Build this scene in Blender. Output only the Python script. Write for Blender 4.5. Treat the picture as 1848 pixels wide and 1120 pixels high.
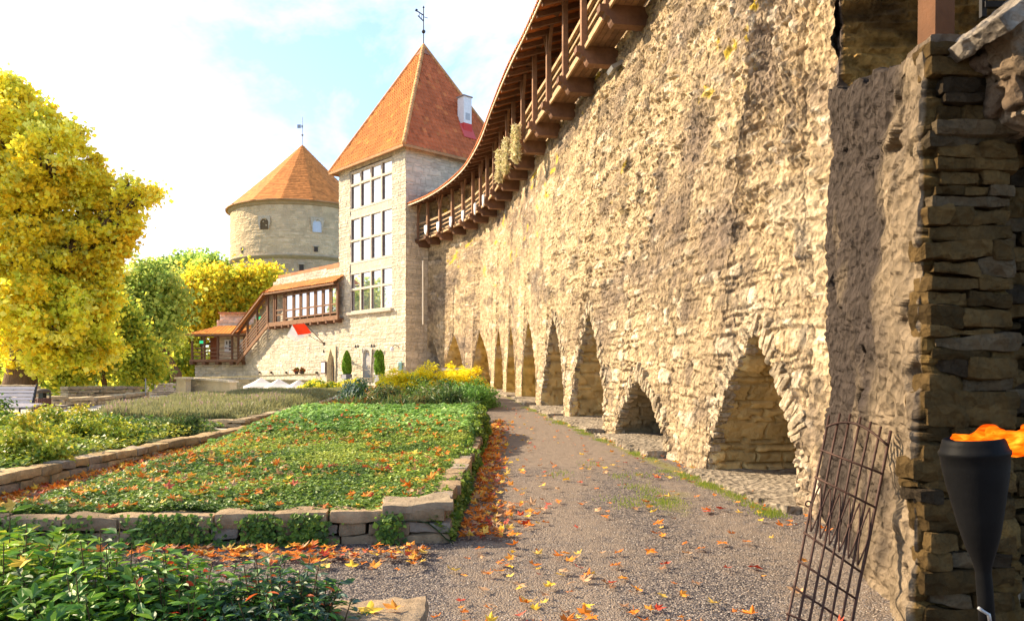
import bpy, math, random
import numpy as np
from mathutils import Vector, Matrix

R = math.radians
sc = bpy.context.scene
C = sc.collection
for o in list(bpy.data.objects):
    bpy.data.objects.remove(o)

# ------------------------------------------------------------------ camera
cam = bpy.data.cameras.new("camera")
cam.sensor_width = 36.0
cam.lens = 1387.0 / 1848.0 * 36.0
cam.shift_y = 115.0 / 1848.0
cam.clip_start = 0.05
cam.clip_end = 6000
camo = bpy.data.objects.new("camera", cam)
camo.location = (0, 0, 1.5)
camo.rotation_euler = (R(90), 0, 0)
C.objects.link(camo)
sc.camera = camo

# ------------------------------------------------------------------ light
SUN_EL = 31.0
SD = Vector((-0.95, 0.31, 0)).normalized()          # horizontal direction towards the sun
SUN_DIR = Vector((SD.x * math.cos(R(SUN_EL)), SD.y * math.cos(R(SUN_EL)), math.sin(R(SUN_EL))))
sl = bpy.data.lights.new("sun", 'SUN')
sl.energy = 5.0
sl.angle = R(0.6)
sl.color = (1.0, 0.81, 0.56)
so = bpy.data.objects.new("sun", sl)
so.rotation_euler = SUN_DIR.to_track_quat('Z', 'Y').to_euler()
so.location = (-20, 10, 30)
C.objects.link(so)

w = bpy.data.worlds.new("World")
sc.world = w
w.use_nodes = True
nt = w.node_tree
nt.nodes.clear()
N = nt.nodes.new
L = nt.links.new
out = N("ShaderNodeOutputWorld"); bg = N("ShaderNodeBackground")
sky = N("ShaderNodeTexSky"); sky.sky_type = 'NISHITA'; sky.sun_disc = False
sky.sun_elevation = R(SUN_EL)
sky.sun_rotation = math.atan2(SD.x, SD.y)
sky.air_density = 1.0; sky.dust_density = 0.6; sky.ozone_density = 4.0
tc = N("ShaderNodeTexCoord")
mp = N("ShaderNodeMapping"); mp.inputs['Scale'].default_value = (1.0, 1.0, 1.9)
mp.inputs['Location'].default_value = (0.35, 0.1, 0.35)
n1 = N("ShaderNodeTexNoise"); n1.inputs['Scale'].default_value = 2.6; n1.inputs['Detail'].default_value = 9
n1.inputs['Roughness'].default_value = 0.62; n1.inputs['Distortion'].default_value = 0.35
dot = N("ShaderNodeVectorMath"); dot.operation = 'DOT_PRODUCT'
dot.inputs[1].default_value = tuple(SUN_DIR)
mad = N("ShaderNodeMath"); mad.operation = 'MULTIPLY_ADD'
mad.inputs[1].default_value = 0.50                     # the cloud sheet thickens towards the sun
rmp = N("ShaderNodeValToRGB")
rmp.color_ramp.elements[0].position = 0.70; rmp.color_ramp.elements[0].color = (0.10, 0.10, 0.10, 1)
rmp.color_ramp.elements[1].position = 0.86; rmp.color_ramp.elements[1].color = (1, 1, 1, 1)
mx = N("ShaderNodeMix"); mx.data_type = 'RGBA'
mx.inputs[7].default_value = (3.7, 3.75, 3.9, 1)
L(tc.outputs['Generated'], mp.inputs['Vector']); L(mp.outputs['Vector'], n1.inputs['Vector'])
L(tc.outputs['Generated'], dot.inputs[0])
L(dot.outputs['Value'], mad.inputs[0]); L(n1.outputs['Fac'], mad.inputs[2])
L(mad.outputs[0], rmp.inputs['Fac'])
L(rmp.outputs['Color'], mx.inputs[0]); L(sky.outputs['Color'], mx.inputs[6])
L(mx.outputs[2], bg.inputs['Color'])
bg.inputs['Strength'].default_value = 0.15
L(bg.outputs[0], out.inputs[0])

sc.view_settings.view_transform = 'Standard'
sc.view_settings.look = 'None'
sc.view_settings.gamma = 1.0
sc.view_settings.exposure = 1.32
sc.cycles.max_bounces = 6
sc.cycles.diffuse_bounces = 4
sc.cycles.glossy_bounces = 2
sc.cycles.transmission_bounces = 3
sc.cycles.use_denoising = True
sc.cycles.sample_clamp_indirect = 6

rng = np.random.default_rng(7)
random.seed(7)

# ------------------------------------------------------------------ helpers
F = 1387.0
def at(px, py, z):
    """world point seen at photo pixel (px, py) at depth z"""
    return np.array([(px - 924) / F * z, z, 1.5 + (675 - py) / F * z])

def sstep(a, b, x):
    t = np.clip((np.asarray(x, float) - a) / (b - a), 0, 1)
    return t * t * (3 - 2 * t)

def gz(x, y):
    """height of the ground"""
    x = np.asarray(x, float); y = np.asarray(y, float)
    g = 0.0245 * (np.clip(y, 5, 46) - 5)
    low = (1 - sstep(-12.5, -10.5, x)) * sstep(31, 34, y)
    g = g - low * 1.0
    return g

def _h(i, seed):
    i = (i.astype(np.int64) + seed * 7919) & 0xffffffff
    i = (i * 2654435761) & 0xffffffff
    i ^= (i >> 15); i = (i * 2246822519) & 0xffffffff
    i ^= (i >> 13); i = (i * 3266489917) & 0xffffffff
    i ^= (i >> 16)
    return i
def rnd(i, j=None, k=None, seed=0):
    a = _h(np.asarray(i, np.int64), seed)
    if j is not None: a = _h(a + np.asarray(j, np.int64) * 374761, seed + 1)
    if k is not None: a = _h(a + np.asarray(k, np.int64) * 668265, seed + 2)
    return a / 4294967296.0
def vn(p, seed=0):
    """smooth value noise, p (n,3) -> [-1,1]"""
    i = np.floor(p).astype(np.int64); f = p - i; f = f * f * f * (f * (f * 6 - 15) + 10)
    r = 0
    for dx in (0, 1):
        wx = f[:, 0] if dx else 1 - f[:, 0]
        for dy in (0, 1):
            wy = f[:, 1] if dy else 1 - f[:, 1]
            for dz in (0, 1):
                wz = f[:, 2] if dz else 1 - f[:, 2]
                r = r + wx * wy * wz * rnd(i[:, 0] + dx, i[:, 1] + dy, i[:, 2] + dz, seed)
    return r * 2 - 1
def fbm(p, o=4, seed=0, g=0.5):
    s = 0; a = 1; t = 0
    for k in range(o):
        s = s + a * vn(p * (2.03 ** k) + 17.3 * k, seed + k * 13); t += a; a *= g
    return s / t
def P3(*a):
    a = np.broadcast_arrays(*[np.asarray(q, float) for q in a])
    return np.stack([q.ravel() for q in a], 1)

def masonry(u, v, seed, rowh=0.14, bw=0.38, warp=0.025):
    """irregular courses: distance to the nearest joint and a random number per stone"""
    p = P3(u * 2.5, v * 2.5, seed)
    u2 = u + warp * vn(p, seed); v2 = v + warp * vn(p + 31, seed + 3)
    v3 = v2 + 0.33 * rowh * np.sin(v2 * 2 * np.pi / (rowh * 3.7)) + 0.2 * rowh * np.sin(v2 * 2 * np.pi / (rowh * 2.3) + 1)
    r = np.floor(v3 / rowh); fv = v3 / rowh - r
    wd = bw * (0.65 + 0.9 * rnd(r, seed=seed))
    uu = u2 / wd + rnd(r, seed=seed + 5) * 9
    uu = uu + 0.22 * np.sin(uu * 2 * np.pi / 2.7)
    b = np.floor(uu); fu = uu - b
    d = np.minimum(np.minimum(fu, 1 - fu) * wd, np.minimum(fv, 1 - fv) * rowh)
    return d, rnd(r, b, seed=seed + 9)

# ---- mesh building
def wloc(o):
    v = Vector((0, 0, 0))
    while o is not None:
        v = v + o.location; o = o.parent
    return v
def link(o, parent=None):
    C.objects.link(o)
    if parent is not None: o.parent = parent
    return o
def mesh(name, V, Fc, m, parent=None, col=None, smooth=False, origin=None):
    """ONE mesh object from world-space vertices"""
    V = np.asarray(V, float).reshape(-1, 3)
    if parent is not None: org = np.array(wloc(parent))
    elif origin is not None: org = np.array(origin, float)
    else: org = np.array([(V[:, 0].min() + V[:, 0].max()) / 2, (V[:, 1].min() + V[:, 1].max()) / 2, V[:, 2].min()])
    me = bpy.data.meshes.new(name)
    Vl = V - org
    if isinstance(Fc, np.ndarray): Fc = [Fc]
    if len(Fc) and isinstance(Fc[0], np.ndarray):
        Fs = [f for f in Fc if len(f)]
        sizes = np.concatenate([np.full(len(f), f.shape[1], np.int32) for f in Fs])
        loops = np.concatenate([f.ravel() for f in Fs]).astype(np.int32)
        me.vertices.add(len(Vl)); me.vertices.foreach_set('co', Vl.ravel().astype(np.float32))
        me.loops.add(len(loops)); me.loops.foreach_set('vertex_index', loops)
        me.polygons.add(len(sizes))
        me.polygons.foreach_set('loop_start', (np.cumsum(sizes) - sizes).astype(np.int32))
        me.update(calc_edges=True)
    else:
        me.from_pydata([tuple(v) for v in Vl], [], [tuple(int(i) for i in f) for f in Fc]); me.update()
    if col is not None:
        col = np.asarray(col, float)
        if col.ndim == 1: col = np.tile(col, (len(Vl), 1))
        c4 = np.ones((len(Vl), 4), np.float32); c4[:, :3] = col[:, :3]
        a = me.attributes.new('Col', 'FLOAT_COLOR', 'POINT'); a.data.foreach_set('color', c4.ravel())
    me.polygons.foreach_set('use_smooth', np.full(len(me.polygons), bool(smooth)))
    me.materials.append(m)
    o = bpy.data.objects.new(name, me)
    if parent is None: o.location = tuple(org)
    return link(o, parent)
def thing(name, loc, label, cat, group=None):
    o = bpy.data.objects.new(name, None); o.empty_display_size = 0.2
    o.location = tuple(float(a) for a in loc); C.objects.link(o)
    return tag(o, label, cat, group, 'thing')
def tag(o, label, cat, group=None, kind=None):
    o['label'] = label; o['category'] = cat
    if group: o['group'] = group
    if kind: o['kind'] = kind
    return o
def struct(o): o['kind'] = 'structure'; return o
def stuff(o, label, cat):
    o['kind'] = 'stuff'; o['label'] = label; o['category'] = cat; return o

class MB:
    def __init__(s): s.v = []; s.f = []; s.c = []; s.n = 0
    def add(s, v, f, c=None):
        v = np.asarray(v, float).reshape(-1, 3)
        s.v.append(v); s.f += [tuple(int(i) + s.n for i in q) for q in f]; s.n += len(v)
        if c is None: c = (0.5, 0.5, 0.5)
        c = np.asarray(c, float)
        s.c.append(np.tile(c, (len(v), 1)) if c.ndim == 1 else c)
        return s
    def box(s, c, sz, c0=None, ax=None):
        """box by centre and size; ax = 3 axes (rows)"""
        c = np.asarray(c, float); sz = np.asarray(sz, float) / 2
        A = np.eye(3) if ax is None else np.asarray(ax, float)
        q = np.array([[x, y, z] for z in (-1, 1) for y in (-1, 1) for x in (-1, 1)]) * sz
        s.add(q @ A + c, [(0, 2, 3, 1), (4, 5, 7, 6), (0, 1, 5, 4), (2, 6, 7, 3), (0, 4, 6, 2), (1, 3, 7, 5)], c0)
        return s
    def beam(s, a, b, wd, ht, c0=None, up=(0, 0, 1)):
        a = np.asarray(a, float); b = np.asarray(b, float); d = b - a; ln = np.linalg.norm(d); d = d / ln
        up = np.asarray(up, float)
        if abs(d @ up) > 0.98: up = np.array([0.0, 1, 0]) if abs(d[1]) < 0.9 else np.array([1.0, 0, 0])
        sd = np.cross(d, up); sd /= np.linalg.norm(sd); u2 = np.cross(sd, d)
        return s.box((a + b) / 2, (ln, wd, ht), c0, [d, sd, u2])
    def tube(s, pts, r, n=8, c0=None, cap=True):
        pts = np.asarray(pts, float); k = len(pts); r = np.broadcast_to(np.asarray(r, float), (k,))
        T = np.gradient(pts, axis=0); T /= np.linalg.norm(T, axis=1)[:, None] + 1e-9
        ref = np.array([0.0, 0, 1]) if abs(T[0][2]) < 0.9 else np.array([1.0, 0, 0])
        V = []
        sd = np.cross(T[0], ref)
        for i in range(k):
            sd = sd - T[i] * (sd @ T[i]); sd /= np.linalg.norm(sd) + 1e-9
            u = np.cross(T[i], sd)
            for j in range(n):
                a = 2 * np.pi * j / n
                V.append(pts[i] + r[i] * (np.cos(a) * sd + np.sin(a) * u))
        f = [(i * n + j, i * n + (j + 1) % n, (i + 1) * n + (j + 1) % n, (i + 1) * n + j) for i in range(k - 1) for j in range(n)]
        if cap: f += [tuple(range(n))[::-1], tuple((k - 1) * n + j for j in range(n))]
        s.add(V, f, c0); return s
    def lathe(s, c, prof, n=20, c0=None, axis=None):
        """prof = [(r, z)...] about a vertical axis (or axis vector) at c"""
        c = np.asarray(c, float)
        ax = np.array([0, 0, 1.0]) if axis is None else np.asarray(axis, float) / np.linalg.norm(axis)
        e1 = np.cross(ax, [0, 1, 0]); e1 /= np.linalg.norm(e1); e2 = np.cross(ax, e1)
        V = []
        for r, z in prof:
            for j in range(n):
                a = 2 * np.pi * j / n
                V.append(c + ax * z + r * (np.cos(a) * e1 + np.sin(a) * e2))
        k = len(prof)
        f = [(i * n + j, i * n + (j + 1) % n, (i + 1) * n + (j + 1) % n, (i + 1) * n + j) for i in range(k - 1) for j in range(n)]
        f += [tuple(range(n))[::-1], tuple((k - 1) * n + j for j in range(n))]
        s.add(V, f, c0); return s
    def build(s, name, m, parent=None, smooth=False):
        return mesh(name, np.concatenate(s.v), s.f, m, parent, np.concatenate(s.c), smooth)

def gridF(nu, nv, off=0):
    i, j = np.meshgrid(np.arange(nu - 1), np.arange(nv - 1), indexing='ij')
    a = (i * nv + j).ravel() + off
    return np.stack([a, a + nv, a + nv + 1, a + 1], 1)

# ---- materials
def mat(name, col=None, rough=0.85, var=0.0, vscale=3.0, bumps=(), metal=0.0, emit=None, transl=0.0, spec=0.3, stretch=None, coat=0.0):
    """procedural material: colour (or the mesh's Col attribute) x noise, with bump layers (scale, distance, kind)"""
    m = bpy.data.materials.new(name); m.use_nodes = True
    t = m.node_tree; n = t.nodes.new; l = t.links.new
    b = t.nodes['Principled BSDF']; b.inputs['Roughness'].default_value = rough
    b.inputs['Metallic'].default_value = metal
    b.inputs['Specular IOR Level'].default_value = spec
    b.inputs['Coat Weight'].default_value = coat
    tcn = n('ShaderNodeTexCoord'); vec = tcn.outputs['Object']
    if stretch:
        mpn = n('ShaderNodeMapping'); mpn.inputs['Scale'].default_value = stretch; l(vec, mpn.inputs[0]); vec = mpn.outputs[0]
    if col is None:
        at_ = n('ShaderNodeAttribute'); at_.attribute_name = 'Col'; c = at_.outputs['Color']
    else:
        rg = n('ShaderNodeRGB'); rg.outputs[0].default_value = (*col, 1); c = rg.outputs[0]
    if var > 0:
        nz = n('ShaderNodeTexNoise'); nz.inputs['Scale'].default_value = vscale; nz.inputs['Detail'].default_value = 8
        nz.inputs['Roughness'].default_value = 0.65
        l(vec, nz.inputs['Vector'])
        mr = n('ShaderNodeMapRange'); mr.inputs['From Min'].default_value = 0.3; mr.inputs['From Max'].default_value = 0.7
        mr.inputs['To Min'].default_value = 1 - var; mr.inputs['To Max'].default_value = 1 + var
        l(nz.outputs['Fac'], mr.inputs['Value'])
        vm = n('ShaderNodeVectorMath'); vm.operation = 'SCALE'; l(c, vm.inputs[0]); l(mr.outputs[0], vm.inputs['Scale']); c = vm.outputs[0]
    l(c, b.inputs['Base Color'])
    prev = None
    for sc_, dist, kind in bumps:
        if kind == 'v':
            x = n('ShaderNodeTexVoronoi'); x.inputs['Scale'].default_value = sc_; o_ = x.outputs['Distance']
        else:
            x = n('ShaderNodeTexNoise'); x.inputs['Scale'].default_value = sc_; x.inputs['Detail'].default_value = 7
            x.inputs['Roughness'].default_value = 0.65; o_ = x.outputs['Fac']
        l(vec, x.inputs['Vector'])
        bp = n('ShaderNodeBump'); bp.inputs['Distance'].default_value = dist; bp.inputs['Strength'].default_value = 1.0
        l(o_, bp.inputs['Height'])
        if prev is not None: l(prev, bp.inputs['Normal'])
        prev = bp.outputs[0]
    if prev is not None: l(prev, b.inputs['Normal'])
    if emit:
        b.inputs['Emission Color'].default_value = (*emit[0], 1); b.inputs['Emission Strength'].default_value = emit[1]
    if transl > 0:
        tr = n('ShaderNodeBsdfTranslucent'); l(c, tr.inputs['Color'])
        ms = n('ShaderNodeMixShader'); ms.inputs[0].default_value = transl
        o_ = t.nodes['Material Output']; l(b.outputs[0], ms.inputs[1]); l(tr.outputs[0], ms.inputs[2]); l(ms.outputs[0], o_.inputs['Surface'])
    return m

M = {}
M['rubble'] = mat('rubble_stone', rough=0.95, var=0.42, vscale=5.5, bumps=((8, 0.09, 'n'), (30, 0.035, 'n'), (13, 0.05, 'v')), spec=0.1)
M['niche'] = mat('niche_stone', rough=0.95, var=0.25, vscale=3.0, bumps=((12, 0.03, 'n'), (45, 0.012, 'n')), spec=0.1)
M['masonry'] = mat('far_masonry', rough=0.95, var=0.12, vscale=1.2, bumps=((3, 0.08, 'n'), (9, 0.05, 'n')), spec=0.1)
M['block'] = mat('garden_stone', rough=0.92, var=0.3, vscale=9, bumps=((18, 0.02, 'n'), (70, 0.006, 'n')), spec=0.15)
M['tile'] = mat('clay_tile', rough=0.8, var=0.18, vscale=1.3, spec=0.2)
M['wood'] = mat('brown_timber', rough=0.8, var=0.3, vscale=4, bumps=((30, 0.006, 'n'),), spec=0.2)
M['greenery'] = mat('leaf_green', rough=0.5, var=0.0, transl=0.35, spec=0.35)
M['treeleaf'] = mat('tree_leaf', rough=0.6, transl=0.6, spec=0.15)
M['fallen'] = mat('fallen_leaf', rough=0.65, transl=0.2, spec=0.2, var=0.15, vscale=30)
M['bark'] = mat('bark', rough=0.95, var=0.35, vscale=2.5, bumps=((6, 0.06, 'n'),), stretch=(3, 3, 0.6), spec=0.1)
M['iron'] = mat('rusty_iron', (0.055, 0.026, 0.018), rough=0.6, var=0.5, vscale=25, bumps=((80, 0.002, 'n'),), metal=0.3)
M['metal'] = mat('dark_metal', (0.05, 0.05, 0.055), rough=0.5, metal=0.6)
M['grey_metal'] = mat('grey_metal', (0.32, 0.32, 0.33), rough=0.45, metal=0.5)
M['white'] = mat('white_paint', (0.78, 0.78, 0.78), rough=0.6, var=0.05)
M['red'] = mat('red_paint', (0.6, 0.035, 0.025), rough=0.6)
M['plain'] = mat('coloured', rough=0.75, var=0.08, vscale=6)
M['cloth'] = mat('cloth', rough=0.85, transl=0.35)

def _cube(nx, ny, nz):
    Vs = []; Fs = []; off = 0
    for ax, (n1, n2) in enumerate(((ny, nz), (nx, nz), (nx, ny))):
        for sd in (-1, 1):
            g1, g2 = np.meshgrid(np.linspace(-1, 1, n1), np.linspace(-1, 1, n2), indexing='ij')
            q = np.zeros((g1.size, 3)); a = [k for k in range(3) if k != ax]; q[:, a[0]] = g1.ravel(); q[:, a[1]] = g2.ravel(); q[:, ax] = sd
            Vs.append(q); Fs.append(gridF(n1, n2, off)); off += len(q)
    return np.concatenate(Vs), np.concatenate(Fs)
CUB, CUF = _cube(9, 6, 5)
def block(c, sz, ax, seed, rough=.018):
    s = np.asarray(sz, float) / 2; q = CUB * s
    r = min(s) * .35; e = np.sign(q) * np.maximum(0, np.abs(q) - (s - r)); ln = np.linalg.norm(e, axis=1)[:, None] + 1e-9
    n_ = e / ln; q = q - e + n_ * np.minimum(ln, r)
    w_ = q @ np.asarray(ax) + c
    k = fbm(w_ * 7 + seed, 3, 5)[:, None] * rough + fbm(w_ * 2.2 + seed * 1.3, 2, 6)[:, None] * rough * 1.3
    return w_ + (n_ @ np.asarray(ax)) * k

CUBH, CUFH = _cube(34, 24, 26)
def block_fine(c, sz, ax, seed, rough=.03):
    s = np.asarray(sz, float) / 2; q = CUBH * s
    r = min(s) * .25; e = np.sign(q) * np.maximum(0, np.abs(q) - (s - r)); ln = np.linalg.norm(e, axis=1)[:, None] + 1e-9
    n_ = e / ln; q = q - e + n_ * np.minimum(ln, r)
    w_ = q @ np.asarray(ax) + c
    k = fbm(w_ * 4 + seed, 4, 5, .6)[:, None] * rough * 1.6 + fbm(w_ * 16 + seed, 3, 6)[:, None] * rough * .5 - rough * 1.2 * sstep(.15, .3, fbm(w_ * np.array([9, 9, 3]) + seed, 2, 8))[:, None]
    return w_ + (n_ @ np.asarray(ax)) * k
# ================================================================== GROUND
def sheet(name, xs, ys, zf, m, colf=None, smooth=True):
    X, Y = np.meshgrid(xs, ys, indexing='ij')
    V = P3(X, Y, zf(X, Y))
    o = mesh(name, V, gridF(len(xs), len(ys)), m, None, colf(V) if colf else None, smooth, origin=(0, 0, 0))
    return struct(o)

# soil / lawn sheet that reaches the horizon
gm = mat('soil', rough=0.98, var=0.25, vscale=1.5, bumps=((6, 0.05, 'n'), (40, 0.01, 'n')), spec=0.1)
xs = np.concatenate([-np.geomspace(3000, 31, 16), np.arange(-30, 12.1, 0.5), np.geomspace(13, 3000, 16)])
ys = np.concatenate([[-200, -50, -10], np.arange(-4, 60, 0.5), np.geomspace(61, 4000, 18)])
def gcol(V):
    far = sstep(52, 70, V[:, 1])[:, None]
    n_ = fbm(V * np.array([0.6, 0.6, 1]), 3, 5)[:, None]
    soil = np.array([0.20, 0.165, 0.12]) * (1 + 0.25 * n_)
    return soil * (1 - far) + np.array([0.09, 0.13, 0.03]) * (1 + 0.3 * n_) * far
sheet('ground', xs, ys, lambda x, y: gz(x, y) - 0.03, gm, gcol)

# gravel path: stones by geometry-free shader, warm dusty patches by colour
def gravel_mat():
    m = bpy.data.materials.new('gravel'); m.use_nodes = True
    t = m.node_tree; n = t.nodes.new; l = t.links.new
    b = t.nodes['Principled BSDF']; b.inputs['Roughness'].default_value = 0.9; b.inputs['Specular IOR Level'].default_value = 0.2
    tc_ = n('ShaderNodeTexCoord')
    v = n('ShaderNodeTexVoronoi'); v.inputs['Scale'].default_value = 70; l(tc_.outputs['Object'], v.inputs['Vector'])
    sp = n('ShaderNodeSeparateColor'); l(v.outputs['Color'], sp.inputs[0])
    r1 = n('ShaderNodeValToRGB'); e = r1.color_ramp.elements
    e[0].position = 0; e[0].color = (0.04, 0.036, 0.038, 1); e[1].position = 1; e[1].color = (0.30, 0.25, 0.21, 1)
    x = e.new(0.45); x.color = (0.10, 0.085, 0.085, 1); x = e.new(0.75); x.color = (0.17, 0.14, 0.12, 1)
    l(sp.outputs[0], r1.inputs[0])
    at_ = n('ShaderNodeAttribute'); at_.attribute_name = 'Col'
    nz = n('ShaderNodeTexNoise'); nz.inputs['Scale'].default_value = 7; nz.inputs['Detail'].default_value = 8; l(tc_.outputs['Object'], nz.inputs['Vector'])
    s2 = n('ShaderNodeSeparateColor'); l(at_.outputs['Color'], s2.inputs[0])
    ma = n('ShaderNodeMath'); ma.operation = 'MULTIPLY_ADD'; ma.inputs[1].default_value = 0.9; l(nz.outputs['Fac'], ma.inputs[0]); l(s2.outputs[0], ma.inputs[2])
    mr = n('ShaderNodeMapRange'); mr.inputs['From Min'].default_value = 0.70; mr.inputs['From Max'].default_value = 1.0; l(ma.outputs[0], mr.inputs['Value'])
    mx = n('ShaderNodeMix'); mx.data_type = 'RGBA'; l(mr.outputs[0], mx.inputs[0]); l(r1.outputs[0], mx.inputs[6]); mx.inputs[7].default_value = (0.21, 0.165, 0.13, 1)
    # moss / grass film
    mr2 = n('ShaderNodeMapRange'); mr2.inputs['From Min'].default_value = 0.75; mr2.inputs['From Max'].default_value = 1.15
    ma2 = n('ShaderNodeMath'); ma2.operation = 'MULTIPLY_ADD'; ma2.inputs[1].default_value = 0.7; l(nz.outputs['Fac'], ma2.inputs[0]); l(s2.outputs[1], ma2.inputs[2]); l(ma2.outputs[0], mr2.inputs['Value'])
    mx2 = n('ShaderNodeMix'); mx2.data_type = 'RGBA'; l(mr2.outputs[0], mx2.inputs[0]); l(mx.outputs[2], mx2.inputs[6]); mx2.inputs[7].default_value = (0.19, 0.18, 0.06, 1)
    l(mx2.outputs[2], b.inputs['Base Color'])
    inv = n('ShaderNodeMath'); inv.operation = 'SUBTRACT'; inv.inputs[0].default_value = 1; l(v.outputs['Distance'], inv.inputs[1])
    bp = n('ShaderNodeBump'); bp.inputs['Distance'].default_value = 0.014; bp.inputs['Strength'].default_value = 0.9; l(inv.outputs[0], bp.inputs['Height'])
    bp2 = n('ShaderNodeBump'); bp2.inputs['Distance'].default_value = 0.03; l(nz.outputs['Fac'], bp2.inputs['Height']); l(bp.outputs[0], bp2.inputs['Normal'])
    l(bp2.outputs[0], b.inputs['Normal'])
    return m
M['gravel'] = gravel_mat()
def path_z(x, y):
    s = x.shape
    p = P3(x, y, 0)
    return gz(x, y) + 0.012 * fbm(p * 1.3, 3, 3).reshape(s) - 0.012
def path_c(V):
    d = 0.5 + 0.5 * fbm(V * np.array([0.9, 0.45, 0]), 3, 11)
    d = d + 0.22 * np.exp(-((V[:, 0] - 0.6 - 0.02 * V[:, 1]) / 0.5) ** 2) + 0.2 * sstep(11, 20, V[:, 1])
    d = d - 0.25 * (V[:, 0] < -0.5) * (V[:, 1] < 7)
    gr = np.clip(fbm(V * np.array([1.1, 0.7, 0]), 3, 21) + 0.1, -1, 1)
    gr = gr * np.exp(-((V[:, 0] - (2.0 - 0.03 * V[:, 1])) / 0.55) ** 2) * (V[:, 1] > 7) * .75
    gr = np.maximum(gr, 0.75 * np.exp(-((V[:, 0] - BX(V[:, 1]) + 0.35) / 0.22) ** 2) * (V[:, 1] > 8.5))
    return np.stack([d - 0.12 - .10 * sstep(9, 5, V[:, 1]), gr, 0 * d], 1)

# ================================================================== FORTRESS WALL
_bz = np.array([3.5, 4.5, 6.3, 7.1, 8.1, 10.6, 15.1, 17.7, 19.7, 23.2, 28.5, 32.8, 36.0, 39.3, 42.6, 45.0, 47])
_bx = np.array([2.0, 2.35, 2.95, 3.12, 3.04, 2.72, 2.12, 1.74, 1.46, 1.02, 0.42, -0.22, -0.88, -1.92, -3.38, -4.95, -6.4])
_tz = np.array([3, 9.2, 16.45, 18.5, 20.4, 22.3, 24.05, 25.9, 27.75, 29.2, 31.1, 32.8, 34.5, 36.1, 37.6, 39.3, 40.9, 42.6, 44, 45, 47])
_tx = np.array([4.9, 3.92, 2.78, 2.46, 2.15, 1.80, 1.44, 1.11, 0.8, 0.57, 0.30, 0, -0.36, -0.72, -1.16, -1.76, -2.45, -3.28, -4.12, -4.84, -6.3])
def BX(z): return np.interp(z, _bz, _bx)
_zz = np.linspace(3, 47, 600)
def _smooth(a, k=17):
    p = np.concatenate([np.full(k, a[0]), a, np.full(k, a[-1])]); ker = np.hanning(2 * k + 1); ker /= ker.sum()
    return np.convolve(p, ker, 'valid')
_TS = _smooth(np.interp(_zz, _tz, _tx) - 0)
_BS = _smooth(np.interp(_zz, _bz, _bx), 9)
_TS[:30] = np.interp(_zz[:30], _tz, _tx); _TS[-18:] = np.interp(_zz[-18:], _tz, _tx)
def TXs(z): return np.interp(z, _zz, _TS)
def BXs(z): return np.interp(z, _zz, _BS)
GAL = 8.9            # height of the underside of the corbels
HTOP = 12.0
def wall_pt(z, h):
    f = (h - gz(0, z)) / (GAL - gz(0, z))
    return BXs(z) * (1 - f) + TXs(z) * f
def wall_nrm(z):
    dx = (TXs(z + 0.4) - TXs(z - 0.4)) / 0.8
    n_ = np.stack([-np.ones_like(z), dx, 0 * z], 1)
    return n_ / np.linalg.norm(n_, axis=1)[:, None]

def z_of(px, zlo, zhi):
    zs = np.linspace(zlo, zhi, 2000); d = BXs(zs) / zs - (px - 924) / F
    i = np.argmin(np.abs(d)); return zs[i]
ARCH = []   # (z near, z far, z apex, height apex, foot height)
for (xl, xr, xa, ya, lo, hi, ft) in [
        (1280, 1445, 1367, 597, 7.6, 12, .05), (1113, 1200, 1152, 682, 11, 17, .08), (1030, 1090, 1063, 563, 15, 22, .08),
        (979, 1017, 1000, 570, 18, 27, .08), (941, 968, 953, 580, 22, 34, .08), (914, 930, 922, 588, 27, 38, .06),
        (892, 908, 900, 592, 30, 40, .06), (852, 886, 866, 598, 33, 43, .05), (798, 838, 820, 604, 38, 45.2, .05),
        (764, 786, 769, 604, 42, 45.4, .05)]:
    zn, zf = z_of(xr, lo, hi), z_of(xl, lo, hi)
    if xl == 764: zn, zf = 43.55, 45.3
    za = z_of(xa, zn, zf)
    hh = 1.5 + (675 - ya) / F * za
    for _ in range(6):
        zs = np.linspace(zn, zf, 300); d = wall_pt(zs, hh) / zs - (xa - 924) / F
        za = zs[np.argmin(np.abs(d))]; hh = 1.5 + (675 - ya) / F * za
    za = min(max(za, zn + 0.3 * (zf - zn)), zf - 0.3 * (zf - zn))
    ARCH.append((zn, zf, za, hh, ft))
    print('arch', [round(float(q), 2) for q in ARCH[-1]])
def arch_h(z, A):
    """height of the opening at z, measured from the ground"""
    zn, zf, za, hh, ft = A
    g = gz(0, z)
    t = np.where(z < za, (z - zn) / (za - zn), (zf - z) / (zf - za))
    t = np.clip(t, 0, 1)
    return g - 0.05 + (hh - g + 0.05) * (t ** 0.52)
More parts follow.
